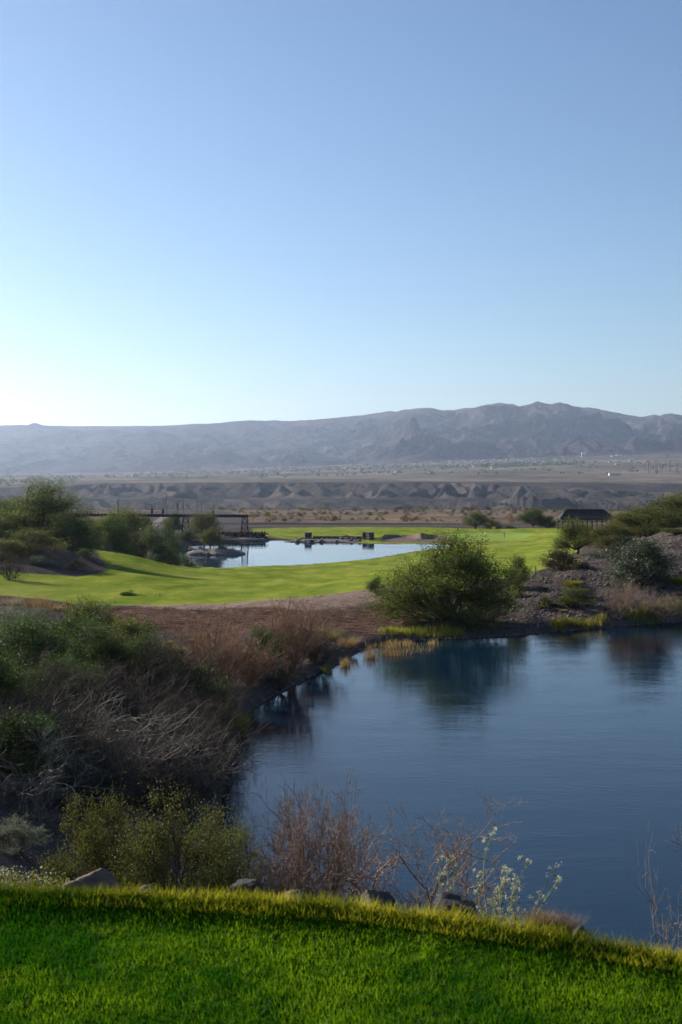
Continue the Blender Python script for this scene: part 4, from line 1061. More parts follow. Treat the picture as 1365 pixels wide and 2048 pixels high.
for k, (dx, w, h, m) in enumerate([(-5.2, 1.2, .9, M_tan), (-3.2, 1.6, .9, M_orange), (1.8, 1.8, .8, M_gold), (3.6, 1.0, .5, M_tan), (.9, 1.3, 1.0, M_orange)]):
    bush('low_shrub', 'tiny2', (xi+dx, Yi-2+k*.5, P2Z+.75), w, h, m, 'dry rusty bush on the rocky island', 'shrub', 'dry bushes on the island')
for k in range(34):
    a = random.uniform(0, 6.28); r = random.uniform(.8, 1.0); q = (xi+6.4*r*math.cos(a), Yi+7.2*r*math.sin(a)-.3, P2Z+.15+random.uniform(0, .35))
    w = random.uniform(.35, 1.1); single('rock', random.choice(RK), q, w, w*.8, random.choice([M_rock, M_rockd, M_rockw]), 'rock on the rim of the island in the far pond', 'rock', group='rocks around the island')
# bank with the near-black retaining wall, left of the big tower
def stone_wall(name, x0, x1, Y, z0, z1_, label, mats, sw=.9, sh=.42, depth=.6, skew=0.0):
    e = empty(name, ((x0+x1)/2, Y, z0), 0, label, 'wall')
    mb = MB(); mb.box((0, .12, (z1_-z0)/2-.04), (x1-x0-.1, depth-.1, z1_-z0-.08)); mb.build('wall_core', M_rockd, e)
    z = 0; r = 0; meshes = []
    for q in range(4):
        b = rock_proto('wall_stone_shape', 60+q, 1, .2); meshes.append(b)
    while z < z1_-z0-.05:
        x = -(x1-x0)/2+(r % 2)*sw*.4
        while x < (x1-x0)/2:
            w = sw*random.uniform(.75, 1.25)
            o = link('stone', random.choice(meshes), random.choice(mats), e, (x+w/2, -.08, z+sh/2), random.uniform(-.1, .1), (w*1.12, depth*1.2, sh*1.5)); x += w
        z += sh; r += 1
    return e
Yb = 331
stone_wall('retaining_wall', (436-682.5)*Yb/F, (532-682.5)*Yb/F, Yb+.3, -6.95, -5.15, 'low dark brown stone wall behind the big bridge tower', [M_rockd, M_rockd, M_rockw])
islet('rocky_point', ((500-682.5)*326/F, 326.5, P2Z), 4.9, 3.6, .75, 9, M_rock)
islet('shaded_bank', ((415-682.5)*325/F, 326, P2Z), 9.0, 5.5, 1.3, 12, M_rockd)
for k in range(26):
    px = random.uniform(435, 528); Yk = random.uniform(322.5, 326); w = random.uniform(.5, 1.4)
    single('rock', random.choice(RK), ((px-682.5)*Yk/F, Yk, P2Z+.25), w, w*.75, random.choice([M_rock, M_rockd, M_rock]), 'waterside rock on the point under the big bridge tower', 'rock', group='rocks under the bridge tower')
# rock shelf with pillars
islet('rock_shelf', ((655-682.5)*322/F, 322, P2Z), 9.6, 4.6, .55, 17, M_rock)
for k in range(60):
    px = random.uniform(592, 742); Yk = random.uniform(316.5, 327)-abs(px-660)*.0; Yk = Yk+abs(px-655)*.04
    w = random.uniform(.35, 1.5)
    single('rock', random.choice(RK), ((px-682.5)*Yk/F, Yk, P2Z+.3+(Yk-316)*.03), w, w*.7, random.choice([M_rock, M_rock, M_rockd]), '%s rock on the stony shelf, %s' % ('large' if w > 1.1 else 'medium' if w > .7 else 'small', 'by the left pillar' if px < 640 else 'in the middle' if px < 695 else 'toward the right pillars'), 'rock', group='rocks on the stony shelf')
def pillar(px, Y, w, h, label, leanr=0.0):
    x = (px-682.5)*Y/F; zb = P2Z+.3; e = empty('stone_pillar', (x, Y, zb), leanr, label, 'pillar')
    mb = MB(); mb.box((0, 0, h/2-.1), (w*.86, w*.86, h-.2)); mb.build('pillar_core', M_rockd, e)
    meshes = [rock_proto('pillar_stone_shape', 70+q, 1, .2) for q in range(3)]
    for lv in range(4):
        for sx in (-1, 0, 1):
            for sy in (-1, 1):
                link('stone', random.choice(meshes), random.choice([M_rockd, M_rock, M_rockd]), e, (sx*w*.33+random.uniform(-.05, .05), sy*w*.36, h*(lv+.5)/4), random.uniform(-.3, .3), (w*.44, w*.42, h*.34))
        for sx in (-1, 1): link('stone', random.choice(meshes), M_rockd, e, (sx*w*.38, 0, h*(lv+.5)/4), random.uniform(-.3, .3), (w*.36, w*.5, h*.34))
    c = MB(); c.box((0, 0, h+.03), (w*1.02, w*1.02, .14)); c.build('capstone', M_rockd, e)
pillar(617, 326.5, 1.9, 1.65, 'left stone pillar at the far pond, near the rock shelf')
pillar(730, 327.5, 1.3, 1.7, 'narrow stone pillar, left one of the right pair')
pillar(741, 325.5, 1.6, 1.75, 'stone pillar with slanting sides, right one of the right pair', .5)
stone_wall('low_stone_wall', (626-682.5)*329/F, (725-682.5)*329/F, 329.3, -6.85, -6.0, 'low dark stone wall between the stone pillars', [M_rockd, M_rockd, M_rock], .8, .3)
single('boulder', RK[0], ((694-682.5)*328/F, 330.2, -6.1), 1.9, 1.1, M_rockd, 'dark boulder rising above the low stone wall', 'boulder')
for px, w in ((752, 1.4), (760, 1.0), (767, .8), (598, 1.0)):
    Yk = 328; single('rock', random.choice(RK), ((px-682.5)*Yk/F, Yk, z1((px-682.5)*Yk/F, Yk)+.1), w, w*.6, M_rockd, 'dark rock beside the stone pillars on the turf edge', 'rock', group='rocks beside the pillars')

# ------------------------------------------------------------------ trestle bridge
def bridge():
    Y = 328.; s = Y/F; X = lambda px: (px-682.5)*s
    zdeck = H-(1030-HY)*s      # top of the deck
    e = empty('trestle_bridge', (X(330), Y, P2Z), 0, 'dark steel trestle bridge with a thin deck, left of the far pond', 'bridge')
    x0, x1 = X(150)-X(330), X(497)-X(330); zt = zdeck-P2Z; sl = .30
    d = MB(); n = 24
    for k in range(n):
        a = x0+(x1-x0)*k/n; b = x0+(x1-x0)*(k+1)/n; za = zt+sl*(1-k/n)*1.0; zb = zt+sl*(1-(k+1)/n)
        d.beam((a, 0, za), (b, 0, zb), 1.5, .12)
    dk = d.build('deck', M_steel, e)
    for sy in (-1, 1):
        g = MB(); g.beam((x0, sy*.62, zt+sl-.32), (x1, sy*.62, zt-.32), .18, .62); g.build('girder', M_steel, e)
    # ties under the deck
    m = bpy.data.meshes.new('tie'); q = MB(); q.box((0, 0, 0), (.18, 1.9, .16)); m.from_pydata(q.v, [], q.f)
    for k in range(48):
        t = (k+.5)/48; link('tie', m, M_steel, e, (x0+(x1-x0)*t, 0, zt+sl*(1-t)+.14))
    # overhanging cable arm at the right end
    c = MB(); c.beam((x1, 0, zt-.05), (X(520)-X(330), 0, zt-.02), .10, .12); c.beam((X(508)-X(330), 0, zt-.02), (X(506)-X(330), 0, zt-1.6), .05); c.bar((x1, 0, zt-.5), (X(507)-X(330), 0, zt-.1), .05)
    c.beam((X(513)-X(330), -.5, zt), (X(513)-X(330), .5, zt), .1); c.build('end_arm', M_steel, e)
    for px, zb in ((372, .85), (490, .15)):
        xc = X(px)-X(330); t = empty('tower', (0, 0, 0)); t.parent = e; t.location = (xc, 0, 0)
        top = zt-.32; wt, wb = .62, .98
        for sx in (-1, 1):
            for sy in (-1, 1):
                l_ = MB(); l_.beam((sx*wb, sy*.95, zb), (sx*wt, sy*.62, top), .17); l_.build('leg', M_steel, t)
        nl = 4
        for k in range(nl):
            z0 = zb+(top-zb)*k/nl; z2 = zb+(top-zb)*(k+1)/nl; w0 = wb+(wt-wb)*k/nl; w2 = wb+(wt-wb)*(k+1)/nl; y0 = .95-.33*k/nl; y2 = .95-.33*(k+1)/nl
            for sy in (-1, 1):
                b = MB(); b.beam((-w0, sy*y0, z0+.05), (w2, sy*y2, z2), .09); b.beam((w0, sy*(y0+.06), z0+.05), (-w2, sy*(y2+.06), z2), .09); b.beam((-w2, sy*y2, z2), (w2, sy*y2, z2), .1, .1); b.build('brace', M_steel, t)
            for sx in (-1, 1):
                b = MB(); b.beam((sx*w0, -y0, z0+.05), (sx*w2, y2, z2), .08); b.beam((sx*w2, -y2, z2), (sx*w2, y2, z2), .08); b.build('brace', M_steel, t)
        f = MB(); f.box((0, 0, zb-.1), (2.4, 2.3, .5)); f.build('footing', M_rockd, t)
bridge()

# ------------------------------------------------------------------ lamps, signals, poles (left, behind the trees)
def zat(py, Y): return H-(py-HY)*Y/F
def lamp_bell(px, Y, ptop, pbase, label):
    x = (px-682.5)*Y/F; zb = z1(x, Y); zt = zat(ptop, Y); s = Y/F
    e = empty('street_lamp', (x, Y, zb), 0, label, 'street lamp', 'bell shaped street lamps by the bridge'); h = zt-zb
    m = MB(); m.bar((0, 0, 0), (0, 0, h), .14, .10, 8); m.box((0, 0, .2), (.5, .5, .4)); m.build('pole', M_pole, e)
    a = MB(); k = -3.2*s
    a.bar((0, 0, h-6*s), (k*.5, 0, h-4.4*s), .04); a.bar((k*.5, 0, h-4.4*s), (k, 0, h-5*s), .04); a.bar((k, 0, h-5*s), (k, 0, h-7*s), .04); a.build('arm', M_pole, e)
    v, f = tubes(np.array([[k, 0, h-6.5*s, .10, k, 0, h-9*s, .36], [k, 0, h-9*s, .36, k, 0, h-9.6*s, .40]]), 10); b = MB(); b.add(v, f.tolist()); b.build('lamp_shade', M_pole, e)
    q = MB(); q.bar((k, 0, h-9.0*s), (k, 0, h-9.8*s), .16, .1, 8); q.build('lamp_glass', M_white, e)
lamp_bell(237, 300, 997, 1060, 'bell shaped street lamp, left one, rising from the green trees')
lamp_bell(356, 380, 1003, 1046, 'bell shaped street lamp, right one, behind the bridge deck')
def arm_light(px, Y, ptop, pend, ptip, side2, label):
    x = (px-682.5)*Y/F; zb = z1(x, Y); zt = zat(ptop, Y)-zb; s = Y/F
    e = empty('street_light', (x, Y, zb), 0, label, 'street light')
    m = MB(); m.bar((0, 0, 0), (0, 0, zt), .15, .09, 8); m.build('pole', M_pole, e)
    for (ex, ez) in [(pend, ptip)]+([side2] if side2 else []):
        a = MB(); dx = (ex-px)*s; dz = (ptop-ez)*s; prev = (0, 0, zt-.3)
        for k in range(1, 9):
            t = k/8; q = (dx*t, 0, zt-.3+(dz+.3)*(1-(1-t)**2.2)); a.bar(prev, q, .075, .06, 6); prev = q
        a.build('arm', M_pole, e)
        hd = MB(); hd.box((dx+.35*(1 if dx > 0 else -1), 0, prev[2]), (1.0, .32, .16)); hd.build('lamp_head', M_pole, e)
arm_light(404, 395, 1005, 371, 995, None, 'tall street light with a long curved arm between the bridge towers')
arm_light(158, 330, 1010, 196, 1000, (147, 999), 'street light with two arms rising from the left trees')
def signal(px, Y, ptop, pole_top, label):
    x = (px-682.5)*Y/F; zb = z1(x, Y); s = Y/F; e = empty('traffic_light', (x, Y, zb), 0, label, 'traffic light')
    zt = zat(ptop, Y)-zb; zp = zat(pole_top, Y)-zb
    m = MB(); m.bar((0, .25, 0), (0, .25, zp), .07, .05, 6); m.build('pole', M_pole, e)
    hd = MB(); hd.box((0, 0, zt-.75), (.62, .28, 1.5)); hb = hd.build('signal_head', M_steel, e)
    for k in range(3):
        l_ = MB(); l_.bar((0, -.15, zt-.3-k*.45), (0, -.2, zt-.3-k*.45), .15, .15, 10); l_.build('lens', M_greenlamp if k == 2 else M_steel, hb)
        v = MB(); v.bar((0, -.14, zt-.3-k*.45), (0, -.34, zt-.24-k*.45), .18, .19, 10); v.build('visor', M_steel, hb)
M_greenlamp, n_, l__, b_ = nodes('green_lamp'); b_.inputs['Base Color'].default_value = (.02, .5, .25, 1); b_.inputs['Emission Color'].default_value = (.1, 1, .5, 1); b_.inputs['Emission Strength'].default_value = 1.6
signal(304.5, 372, 1017.5, 1019, 'green traffic light above the bridge deck, left one')
signal(326.5, 376, 1018.5, 986, 'green traffic light on a tall thin pole above the bridge deck')
signal(402, 372, 1036, 1034, 'green traffic light hanging below the bridge deck near the pale tree')
# white banner pole
Yw = 340; xw = (427-682.5)*Yw/F; zw = z1(xw, Yw); sw = Yw/F; hw = zat(995, Yw)-zw
e = empty('banner_pole', (xw, Yw, zw), 0, 'tall dark pole with a narrow white banner at its top by the bridge', 'pole')
m = MB(); m.bar((0, 0, 0), (0, 0, hw-1.5), .13, .09, 8); m.build('pole', M_pole, e)
m = MB(); m.box((.22, 0, hw-.9), (.24, .10, 1.8)); m.build('banner', M_white, e)
m = MB(); m.box((-.05, -.1, hw-4.0), (.5, .35, .9)); m.build('box', M_steel, e)
m = MB(); m.beam((.25, -.2, hw-4.3), (.75, -.2, hw-3.4), .28, .10); m.build('side_sign', M_white, e)
# far utility poles
for px, Y, pt in ((333, 620, 985), (367, 640, 987), (395, 680, 984), (19.5, 900, 975)):
    x = (px-682.5)*Y/F; zb = z1(x, Y); h = zat(pt, Y)-zb
    e = empty('utility_pole', (x, Y, zb), 0, 'thin distant utility pole beyond the road junction', 'utility pole', 'distant utility poles')
    m = MB(); m.bar((0, 0, 0), (0, 0, h), .16, .10, 6); m.build('pole', M_pole, e)
    m = MB(); m.box((0, 0, h-.8), (2.4, .12, .14)); m.build('crossarm', M_pole, e)
# white post on the desert flat, stake, marker
def post(px, Y, h, r, mat, name, label, cat='post'):
    x = (px-682.5)*Y/F; zb = z1(x, Y); m = MB(); m.bar((0, 0, -.1), (0, 0, h), r, r*.9, 8); m.bar((0, 0, h), (0, 0, h+r*.8), r*.9, r*.3, 8)
    o = m.build(name, mat); o.location = (x, Y, zb); tag(o, label, cat)
post(716.5, 455, 2.3, .10, M_tanp if 'M_tanp' in globals() else M_pole, 'marker_post', 'thin pale post on the desert flat beyond the road')
p = hit(1072, 1150); post(1072, p[1], 17*p[1]/F*.95, .05, M_bark, 'wooden_stake', 'thin dark stake at the fairway edge on the crest of the mound', 'stake')
x, Y, z = at(1118, 215)
m = MB(); m.box((0, 0, .12), (.34, .22, .2), 0, .85); m.bar((-.12, 0, .22), (.12, 0, .22), .09, .09, 8); m.bar((0, 0, -.1), (0, 0, .05), .03); o = m.build('tee_marker', M_steel); o.location = (x, Y, z); tag(o, 'small dark marker lying on the fairway left of the light green tree', 'marker')
# flag on the green
x, Y, z = at(985, 352); e = empty('golf_flag', (x, Y, z), 0, 'yellow flag on its pin on the putting green', 'golf flag')
m = MB(); m.bar((0, 0, -.1), (0, 0, 2.4), .03, .02, 6); m.build('pin', M_white, e)
fl = []; ff = []
for i in range(7):
    t = i/6; yv = .05*math.sin(t*6); fl += [(t*.85, yv, 2.4-.12*t), (t*.85, yv, 1.78+.02*t)]
ff = [(2*i, 2*i+1, 2*i+3, 2*i+2) for i in range(6)]
me = bpy.data.meshes.new('flag'); me.from_pydata(fl, [], ff); o = link('flag', me, M_yellow, e); md = o.modifiers.new('t', 'SOLIDIFY'); md.thickness = .01

# ------------------------------------------------------------------ pavilion
def pavilion():
    Y = 346.; s = Y/F; x = (1170-682.5)*s; zb = z1(x, Y)-.1; e = empty('pavilion', (x, Y, zb), 0, 'open dark timber pavilion with a hipped roof behind the right trees', 'pavilion')
    hz = lambda py: zat(py, Y)-zb
    ze = hz(1035.5); zr = hz(1019.5); W, D = 14.6/2, 8.5/2; rid = 5.0
    m = MB()
    vs = [(-W, -D, ze), (W, -D, ze), (W, D, ze), (-W, D, ze), (-rid, 0, zr), (rid, 0, zr)]
    vs += [(a, b, c-.22) for a, b, c in vs]
    m.add(vs, [(0, 1, 5, 4), (1, 2, 5), (2, 3, 4, 5), (3, 0, 4), (6, 10, 11, 7), (7, 11, 8), (8, 11, 10, 9), (9, 10, 6), (0, 6, 7, 1), (1, 7, 8, 2), (2, 8, 9, 3), (3, 9, 6, 0)])
    rf = m.build('roof', M_roof, e)
    r = MB(); r.beam((-rid, 0, zr+.08), (rid, 0, zr+.08), .35, .18)
    for sx in (-1, 1):
        for sy in (-1, 1): r.beam((sx*rid, 0, zr+.06), (sx*W, sy*D, ze+.06), .25, .14)
    r.build('ridge_cap', M_roof, rf)
    for k in range(6):
        px = -W+.7+(2*W-1.4)*k/5
        for sy in (-1, 1):
            q = MB(); q.beam((px, sy*(D-.8), -1), (px, sy*(D-.8), ze-.2), .30); po = q.build('post', M_roof, e)
            b = MB()
            for sx in (-1, 1):
                if abs(px+sx*1.0) < W: b.beam((px, sy*(D-.8), ze-1.25), (px+sx*.95, sy*(D-.8), ze-.35), .13)
            b.build('brace', M_roof, po)
        q = MB(); q.beam((px, -(D-.8), ze-.55), (px, D-.8, ze-.55), .18, .25); q.build('tie_beam', M_roof, e)
    for sy in (-1, 1):
        q = MB(); q.beam((-W+.4, sy*(D-.8), ze-.42), (W-.4, sy*(D-.8), ze-.42), .2, .22); q.build('beam', M_roof, e)
        q = MB(); q.beam((-W+.7, sy*(D-.8), ze-1.1), (W-.7, sy*(D-.8), ze-1.1), .1, .12); q.build('rail', M_roof, e)
    q = MB(); q.box((0, 0, -.02), (2*W-.6, 2*D-.6, .25)); q.build('slab', M_rock, e)
pavilion()

# ------------------------------------------------------------------ people
def skin_mesh(name, nodes_, edges, mat, parent=None, sub=1):
    me = bpy.data.meshes.new(name); me.from_pydata([n_[:3] for n_ in nodes_], edges, [])
    o = bpy.data.objects.new(name, me); COL.objects.link(o)
    sk = o.modifiers.new('s', 'SKIN'); sk.use_smooth_shade = True
    for i, n_ in enumerate(nodes_):
        r = n_[3] if isinstance(n_[3], tuple) else (n_[3], n_[3]); me.skin_vertices[0].data[i].radius = r
    me.skin_vertices[0].data[0].use_root = True
    ss = o.modifiers.new('u', 'SUBSURF'); ss.levels = sub; ss.render_levels = sub
    dg = bpy.context.evaluated_depsgraph_get(); ev = o.evaluated_get(dg); m2 = bpy.data.meshes.new_from_object(ev)
    m2.name = name; bpy.data.objects.remove(o); m2.materials.clear()
    for p_ in m2.polygons: p_.use_smooth = True
    return link(name, m2, mat, parent)
def person(px, Y, rz, shirt, trousers, cap, label, bend):
    x = (px-682.5)*Y/F; zb = z1(x, Y); e = empty('person', (x, Y, zb), rz, label, 'person')
    # facing +Y locally; metres
    hip = .93; b = bend
    ch = (0, .10*b*2, 1.36); nk = (0, .14*b*2, 1.49); hd = (0, .19*b*2, 1.63)
    N = [(0, 0, hip, (.15, .11)), (0, .05*b, 1.12, (.13, .10)), (*ch, (.17, .115)), (*nk, .055), (hd[0], hd[1], hd[2], (.078, .092)), (hd[0], hd[1], hd[2]+.09, (.07, .08))]
    E = [(0, 1), (1, 2), (2, 3), (3, 4), (4, 5)]
    hand = (0, .42, .93)
    for sx in (-1, 1):
        k = len(N)
        N += [(sx*.19, ch[1], 1.40, .058), (sx*.22, ch[1]+.09, 1.16, .043), (sx*.05, hand[1]-.04, .98, .028), (sx*.03, hand[1], .93, .034)]
        E += [(2, k), (k, k+1), (k+1, k+2), (k+2, k+3)]
        for f in range(4):
            j = len(N); yy = hand[1]+.01+.018*f
            N += [(sx*.015, yy, .895-.004*f, .010), (-sx*.012, yy+.01, .875, .009)]; E += [(k+3, j), (j, j+1)]
        j = len(N); N += [(sx*.045, hand[1]+.045, .93, .011), (sx*.02, hand[1]+.065, .90, .010)]; E += [(k+3, j), (j, j+1)]
        k = len(N); N += [(sx*.11, 0, .86, .092), (sx*.14, .03, .49, .062), (sx*.16, 0, .09, .042), (sx*.17, .14, .035, .038)]
        E += [(0, k), (k, k+1), (k+1, k+2), (k+2, k+3)]
    skin_mesh('body', N, E, M_skin, e)
    # clothes
    S = [(0, 0, .90, (.165, .125)), (0, .05*b, 1.12, (.15, .118)), (*ch, (.185, .13)), (nk[0], nk[1], 1.46, .07)]; SE = [(0, 1), (1, 2), (2, 3)]
    for sx in (-1, 1):
        k = len(S); S += [(sx*.19, ch[1], 1.40, .075), (sx*.215, ch[1]+.07, 1.22, .062)]; SE += [(2, k), (k, k+1)]
    skin_mesh('shirt', S, SE, shirt, e)
    T = [(0, 0, .93, (.165, .125))]; TE = []
    for sx in (-1, 1):
        k = len(T); T += [(sx*.11, 0, .84, .108), (sx*.14, .03, .49, .080), (sx*.16, 0, .11, .062)]; TE += [(0, k), (k, k+1), (k+1, k+2)]
    skin_mesh('trousers', T, TE, trousers, e)
    for sx in (-1, 1): skin_mesh('shoe', [(sx*.16, -.05, .045, .05), (sx*.17, .08, .045, .05), (sx*.175, .17, .035, .035)], [(0, 1), (1, 2)], M_white, e)
    h = hd
    fc_ = MB(); fc_.box((0, h[1]+.095, h[2]+.0), (.022, .035, .045), 0, .5); fc_.build('nose', M_skin, e)
    for sx in (-1, 1):
        q = MB(); q.box((sx*.032, h[1]+.088, h[2]+.03), (.025, .012, .012)); q.build('eye', M_steel, e)
        q = MB(); q.box((sx*.083, h[1], h[2]+.01), (.015, .04, .06)); q.build('ear', M_skin, e)
    q = MB(); q.box((0, h[1]+.088, h[2]-.045), (.045, .012, .010)); q.build('mouth', M_rockw, e)
    skin_mesh('cap', [(h[0], h[1]-.01, h[2]+.075, (.09, .1)), (h[0], h[1]-.01, h[2]+.125, (.07, .08))], [(0, 1)], cap, e)
    q = MB(); q.box((0, h[1]+.13, h[2]+.07), (.14, .12, .014)); q.build('cap_brim', cap, e)
    # putter, held: a thing of its own
    c, s = math.cos(rz), math.sin(rz)
    g = empty('golf_putter', (x-s*.47, Y+c*.47, zb), rz, 'putter held by the '+label.split(' standing')[0], 'golf club')
    q = MB(); q.bar((0, -.06, .98), (0, .12, .03), .011, .007, 6); q.build('shaft', M_pole, g)
    q = MB(); q.bar((0, -.065, 1.0), (0, -.03, .80), .018, .015, 6); q.build('grip', M_steel, g)
    q = MB(); q.box((.03, .13, .022), (.12, .03, .03)); q.build('club_head', M_pole, g)
person(971, 336.5, -1.35, M_shirtw, M_khaki, M_steel, 'golfer in a white shirt and dark cap standing left of the flag', .35)
person(1009, 337.5, 1.7, M_shirtn, M_khaki, M_steel, 'golfer in a navy shirt standing right of the flag', .15)

# ------------------------------------------------------------------ road markings and desert flat
def ribbon(name, pts, w, dz=.03):
    vs = []; fs = []; P = [at(p, Yv) for p, Yv in pts]; Q = []
    for k in range(len(P)-1):
        for t in np.linspace(0, 1, 14, endpoint=False): Q.append((P[k][0]*(1-t)+P[k+1][0]*t, P[k][1]*(1-t)+P[k+1][1]*t))
    Q.append(P[-1][:2]); Q = np.array(Q); d = np.gradient(Q, axis=0); d /= np.linalg.norm(d, axis=1)[:, None]; nn = np.stack([-d[:, 1], d[:, 0]], 1)*w/2
    L, R = Q+nn, Q-nn; zl = zfun(L[:, 0], L[:, 1])+dz; zr = zfun(R[:, 0], R[:, 1])+dz
    vs = np.concatenate([np.column_stack([L, zl]), np.column_stack([R, zr])]); n = len(Q)
    fs = [(k, k+1, n+k+1, n+k) for k in range(n-1)]
    return np_mesh(name, vs, np.array(fs), 4)
RL1 = [(276, 380), (300, 440), (322, 520), (335, 640)]
RL2 = [(303, 380), (318, 440), (332, 520), (342, 640)]
tag(link('road_marking', ribbon('road_marking', RL1, .45, .05), M_line), kind='structure')
tag(link('road_marking', ribbon('road_marking', RL2, .45, .05), M_line), kind='structure')
tag(link('road_marking', ribbon('road_marking', [(262, 440), (278, 500), (292, 580)], .3, .05), M_line), kind='structure')
M_med = plain('brick_median', (.12, .07, .055), (.07, .045, .04), .5, .9)
mm = ribbon('median', [(290, 380), (310, 440), (328, 520)], 3.2, .10); tag(link('median', mm, M_med), kind='structure')

rg = random.Random(4); cnt = 0
for i in range(330):
    if cnt >= 235: break
    px = rg.uniform(330, 1130) if rg.random() < .9 else rg.uniform(150, 1400); Y = 448+(rg.random()**1.5)*430
    x, Y, z = at(px, Y)
    if sdf(ROAD2, np.array([x]), np.array([Y]))[0] > -2 or (px < 480 and Y < 640 and rg.random() < .8): continue
    w = rg.uniform(1.1, 3.0); h = w*rg.uniform(.5, .75)
    mat = rg.choice([M_tan, M_tan, M_olive, M_orange, M_tan, M_brown])
    colr = {M_tan: 'tan', M_olive: 'olive', M_orange: 'rusty', M_brown: 'dark brown'}[mat]
    lab = '%s %s shrub on the %s desert flat, %s' % ('small' if w < 1.7 else 'medium' if w < 2.4 else 'large', colr, 'near' if Y < 500 else 'middle' if Y < 640 else 'far',
          'left of the stone pillars' if px < 600 else 'above the stone pillars' if px < 760 else 'above the bunkers' if px < 905 else 'near the trees behind the green' if px < 1110 else 'by the pavilion')
    pr = rg.choice(['tiny', 'tiny2'])
    o = link('desert_shrub', PR[pr][1], mat, None, (x, Y, z-.05), rg.uniform(0, 6), (w, w, h))
    tag(o, lab, 'shrub', 'dry shrubs on the desert flat'); cnt += 1
for i in range(34):
    px = rg.uniform(420, 1240); Y = rg.uniform(840, 900); x, Y, z = at(px, Y); w = rg.uniform(2.5, 5)
    o = link('desert_shrub', PR[rg.choice(['tiny', 'tiny2'])][1], rg.choice([M_olive, M_mesq, M_brown]), None, (x, Y, z-.1), rg.uniform(0, 6), (w, w, w*.55))
    tag(o, 'green bush on the far edge of the desert flat', 'shrub', 'bushes on the far edge of the flat')
# far flats: trees, houses, industrial halls
def far_tree_stuff():
    rgn = np.random.default_rng(8); P = []
    for (n, y0, y1, p0, p1) in ((300, 3200, 5600, -300, 1700), (260, 4300, 5200, 880, 1180), (300, 4600, 5700, 250, 1100), (120, 2450, 3300, -200, 160), (260, 1560, 1680, 1180, 1500)):
        Y = rgn.uniform(y0, y1, n); px = rgn.uniform(p0, p1, n); x = (px-682.5)*Y/F; P.append(np.column_stack([x, Y, zfun(x, Y)]))
    P = np.concatenate(P); out = []; tn = []
    for k in range(14):
        off = rgn.normal(0, 1, (len(P), 3))*[4.0, 4.0, 1.5]+[0, 0, 3.2]; s = rgn.uniform(.4, 1.0, (len(P), 1))
        out.append(P+off*s); tn.append(rgn.uniform(0, 1, len(P)))
    v, f, t = leaves(np.concatenate(out), 4.2, rgn, .9)
    tag(link('far_trees', np_mesh('far_trees', v, f, 4, attrs={'tone': t}), M_deep), kind='stuff')
far_tree_stuff()
def house_mesh():
    m = MB(); m.box((0, 0, .5), (1, 1, 1)); m.add([(-.55, -.55, 1), (.55, -.55, 1), (.55, .55, 1), (-.55, .55, 1), (-.3, 0, 1.4), (.3, 0, 1.4)], [(0, 1, 5, 4), (1, 2, 5), (2, 3, 4, 5), (3, 0, 4)])
    me = bpy.data.meshes.new('distant_house'); me.from_pydata(m.v, [], m.f); return me
HM = house_mesh(); M_h1 = plain('pale_stucco', (.36, .31, .28), (.28, .24, .21), .2, .9); M_h2 = plain('tan_stucco', (.36, .28, .22), (.28, .22, .18), .2, .9); M_h3 = plain('white_hall', (.75, .76, .78), (.6, .6, .62), .2, .7)
for i in range(230):
    u = rg.random()
    if u < .5: px = rg.uniform(850, 1150); Y = rg.uniform(4900, 5800)
    elif u < .85: px = rg.uniform(560, 1000); Y = rg.uniform(4500, 5400)
    else: px = rg.uniform(250, 1365); Y = rg.uniform(3600, 5600)
    x, Y, z = at(px, Y); w = rg.uniform(8, 16); o = link('distant_house', HM, rg.choice([M_h1, M_h2, M_h1]), None, (x, Y, z-.5), rg.uniform(-.4, .4), (w, w*.8, rg.uniform(4, 7)))
    tag(o, 'tiny pale house in the far town at the foot of the mountains', 'house', 'houses of the far town')
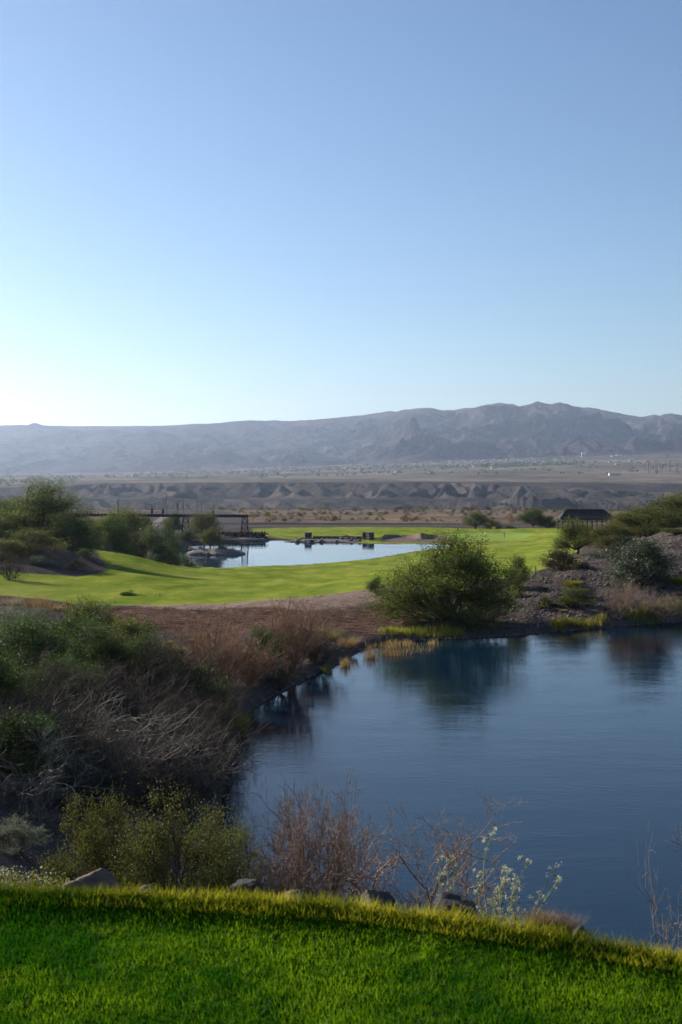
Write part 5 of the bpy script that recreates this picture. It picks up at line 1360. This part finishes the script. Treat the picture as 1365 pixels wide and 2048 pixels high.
def hall(px, Y, w, h, label, name='distant_building'):
    x, Y, z = at(px, Y); e = empty(name, (x, Y, z-1), 0, label, 'building'); m = MB(); m.box((0, 0, h/2), (w, w*.4, h)); m.build('wall', M_h3, e)
    r = MB(); r.box((0, 0, h+.4), (w*1.03, w*.43, .8)); r.build('roof', M_h1, e)
    for k in range(4): q = MB(); q.box((-w*.36+w*.24*k, -w*.2-.1, h*.4), (w*.12, .25, h*.35)); q.build('window', M_pole, e)
hall(1167, 5750, 16, 22, 'tall white block standing alone on the slope above the town')
hall(1250, 5700, 75, 8, 'long white hall right of the tall white block')
hall(1232, 5650, 40, 7, 'shorter white hall touching the long white hall on its left')
hall(520, 3900, 60, 6, 'long white hall far away left of the middle')
hall(502, 3900, 18, 6, 'small white hall just left of the long far one')
hall(1230, 3050, 28, 6, 'pale shed on the plain right of the middle')
hall(152, 3600, 45, 5, 'low bluish white hall on the far left plain')
for i in range(14):
    px = rg.uniform(1290, 1364); Y = rg.uniform(3100, 3500); x, Y, z = at(px, Y); h = rg.uniform(18, 34)
    e = empty('power_pylon', (x, Y, z), 0, 'slender steel mast of the far substation at the right edge', 'pylon', 'masts of the far substation')
    m = MB(); m.bar((-.8, 0, 0), (0, 0, h), .35, .25, 4); m.bar((.8, 0, 0), (0, 0, h), .35, .25, 4); m.build('mast', M_pole, e)
    m = MB(); m.box((0, 0, h-2), (7, .4, .4)); m.box((0, 0, h-6), (9, .4, .4)); m.build('crossarm', M_pole, e)
# ------------------------------------------------------------------ air
def haze():
    import bmesh
    bm = bmesh.new(); bmesh.ops.create_cube(bm, size=1)
    me = bpy.data.meshes.new('haze'); bm.to_mesh(me); bm.free()
    m = bpy.data.materials.new('haze_air'); m.use_nodes = True; n = m.node_tree.nodes; n.remove(n['Principled BSDF'])
    v = n.new('ShaderNodeVolumePrincipled'); v.inputs['Color'].default_value = (.60, .74, 1, 1)
    v.inputs['Density'].default_value = HAZE_D; v.inputs['Anisotropy'].default_value = HAZE_G
    m.node_tree.links.new(v.outputs[0], n['Material Output'].inputs['Volume'])
    o = link('haze', me, m, None, (0, 6800, 300), sc=(15000, 13900, 740)); tag(o, kind='stuff')
HAZE_D = 5.2e-5; HAZE_G = .55
haze()
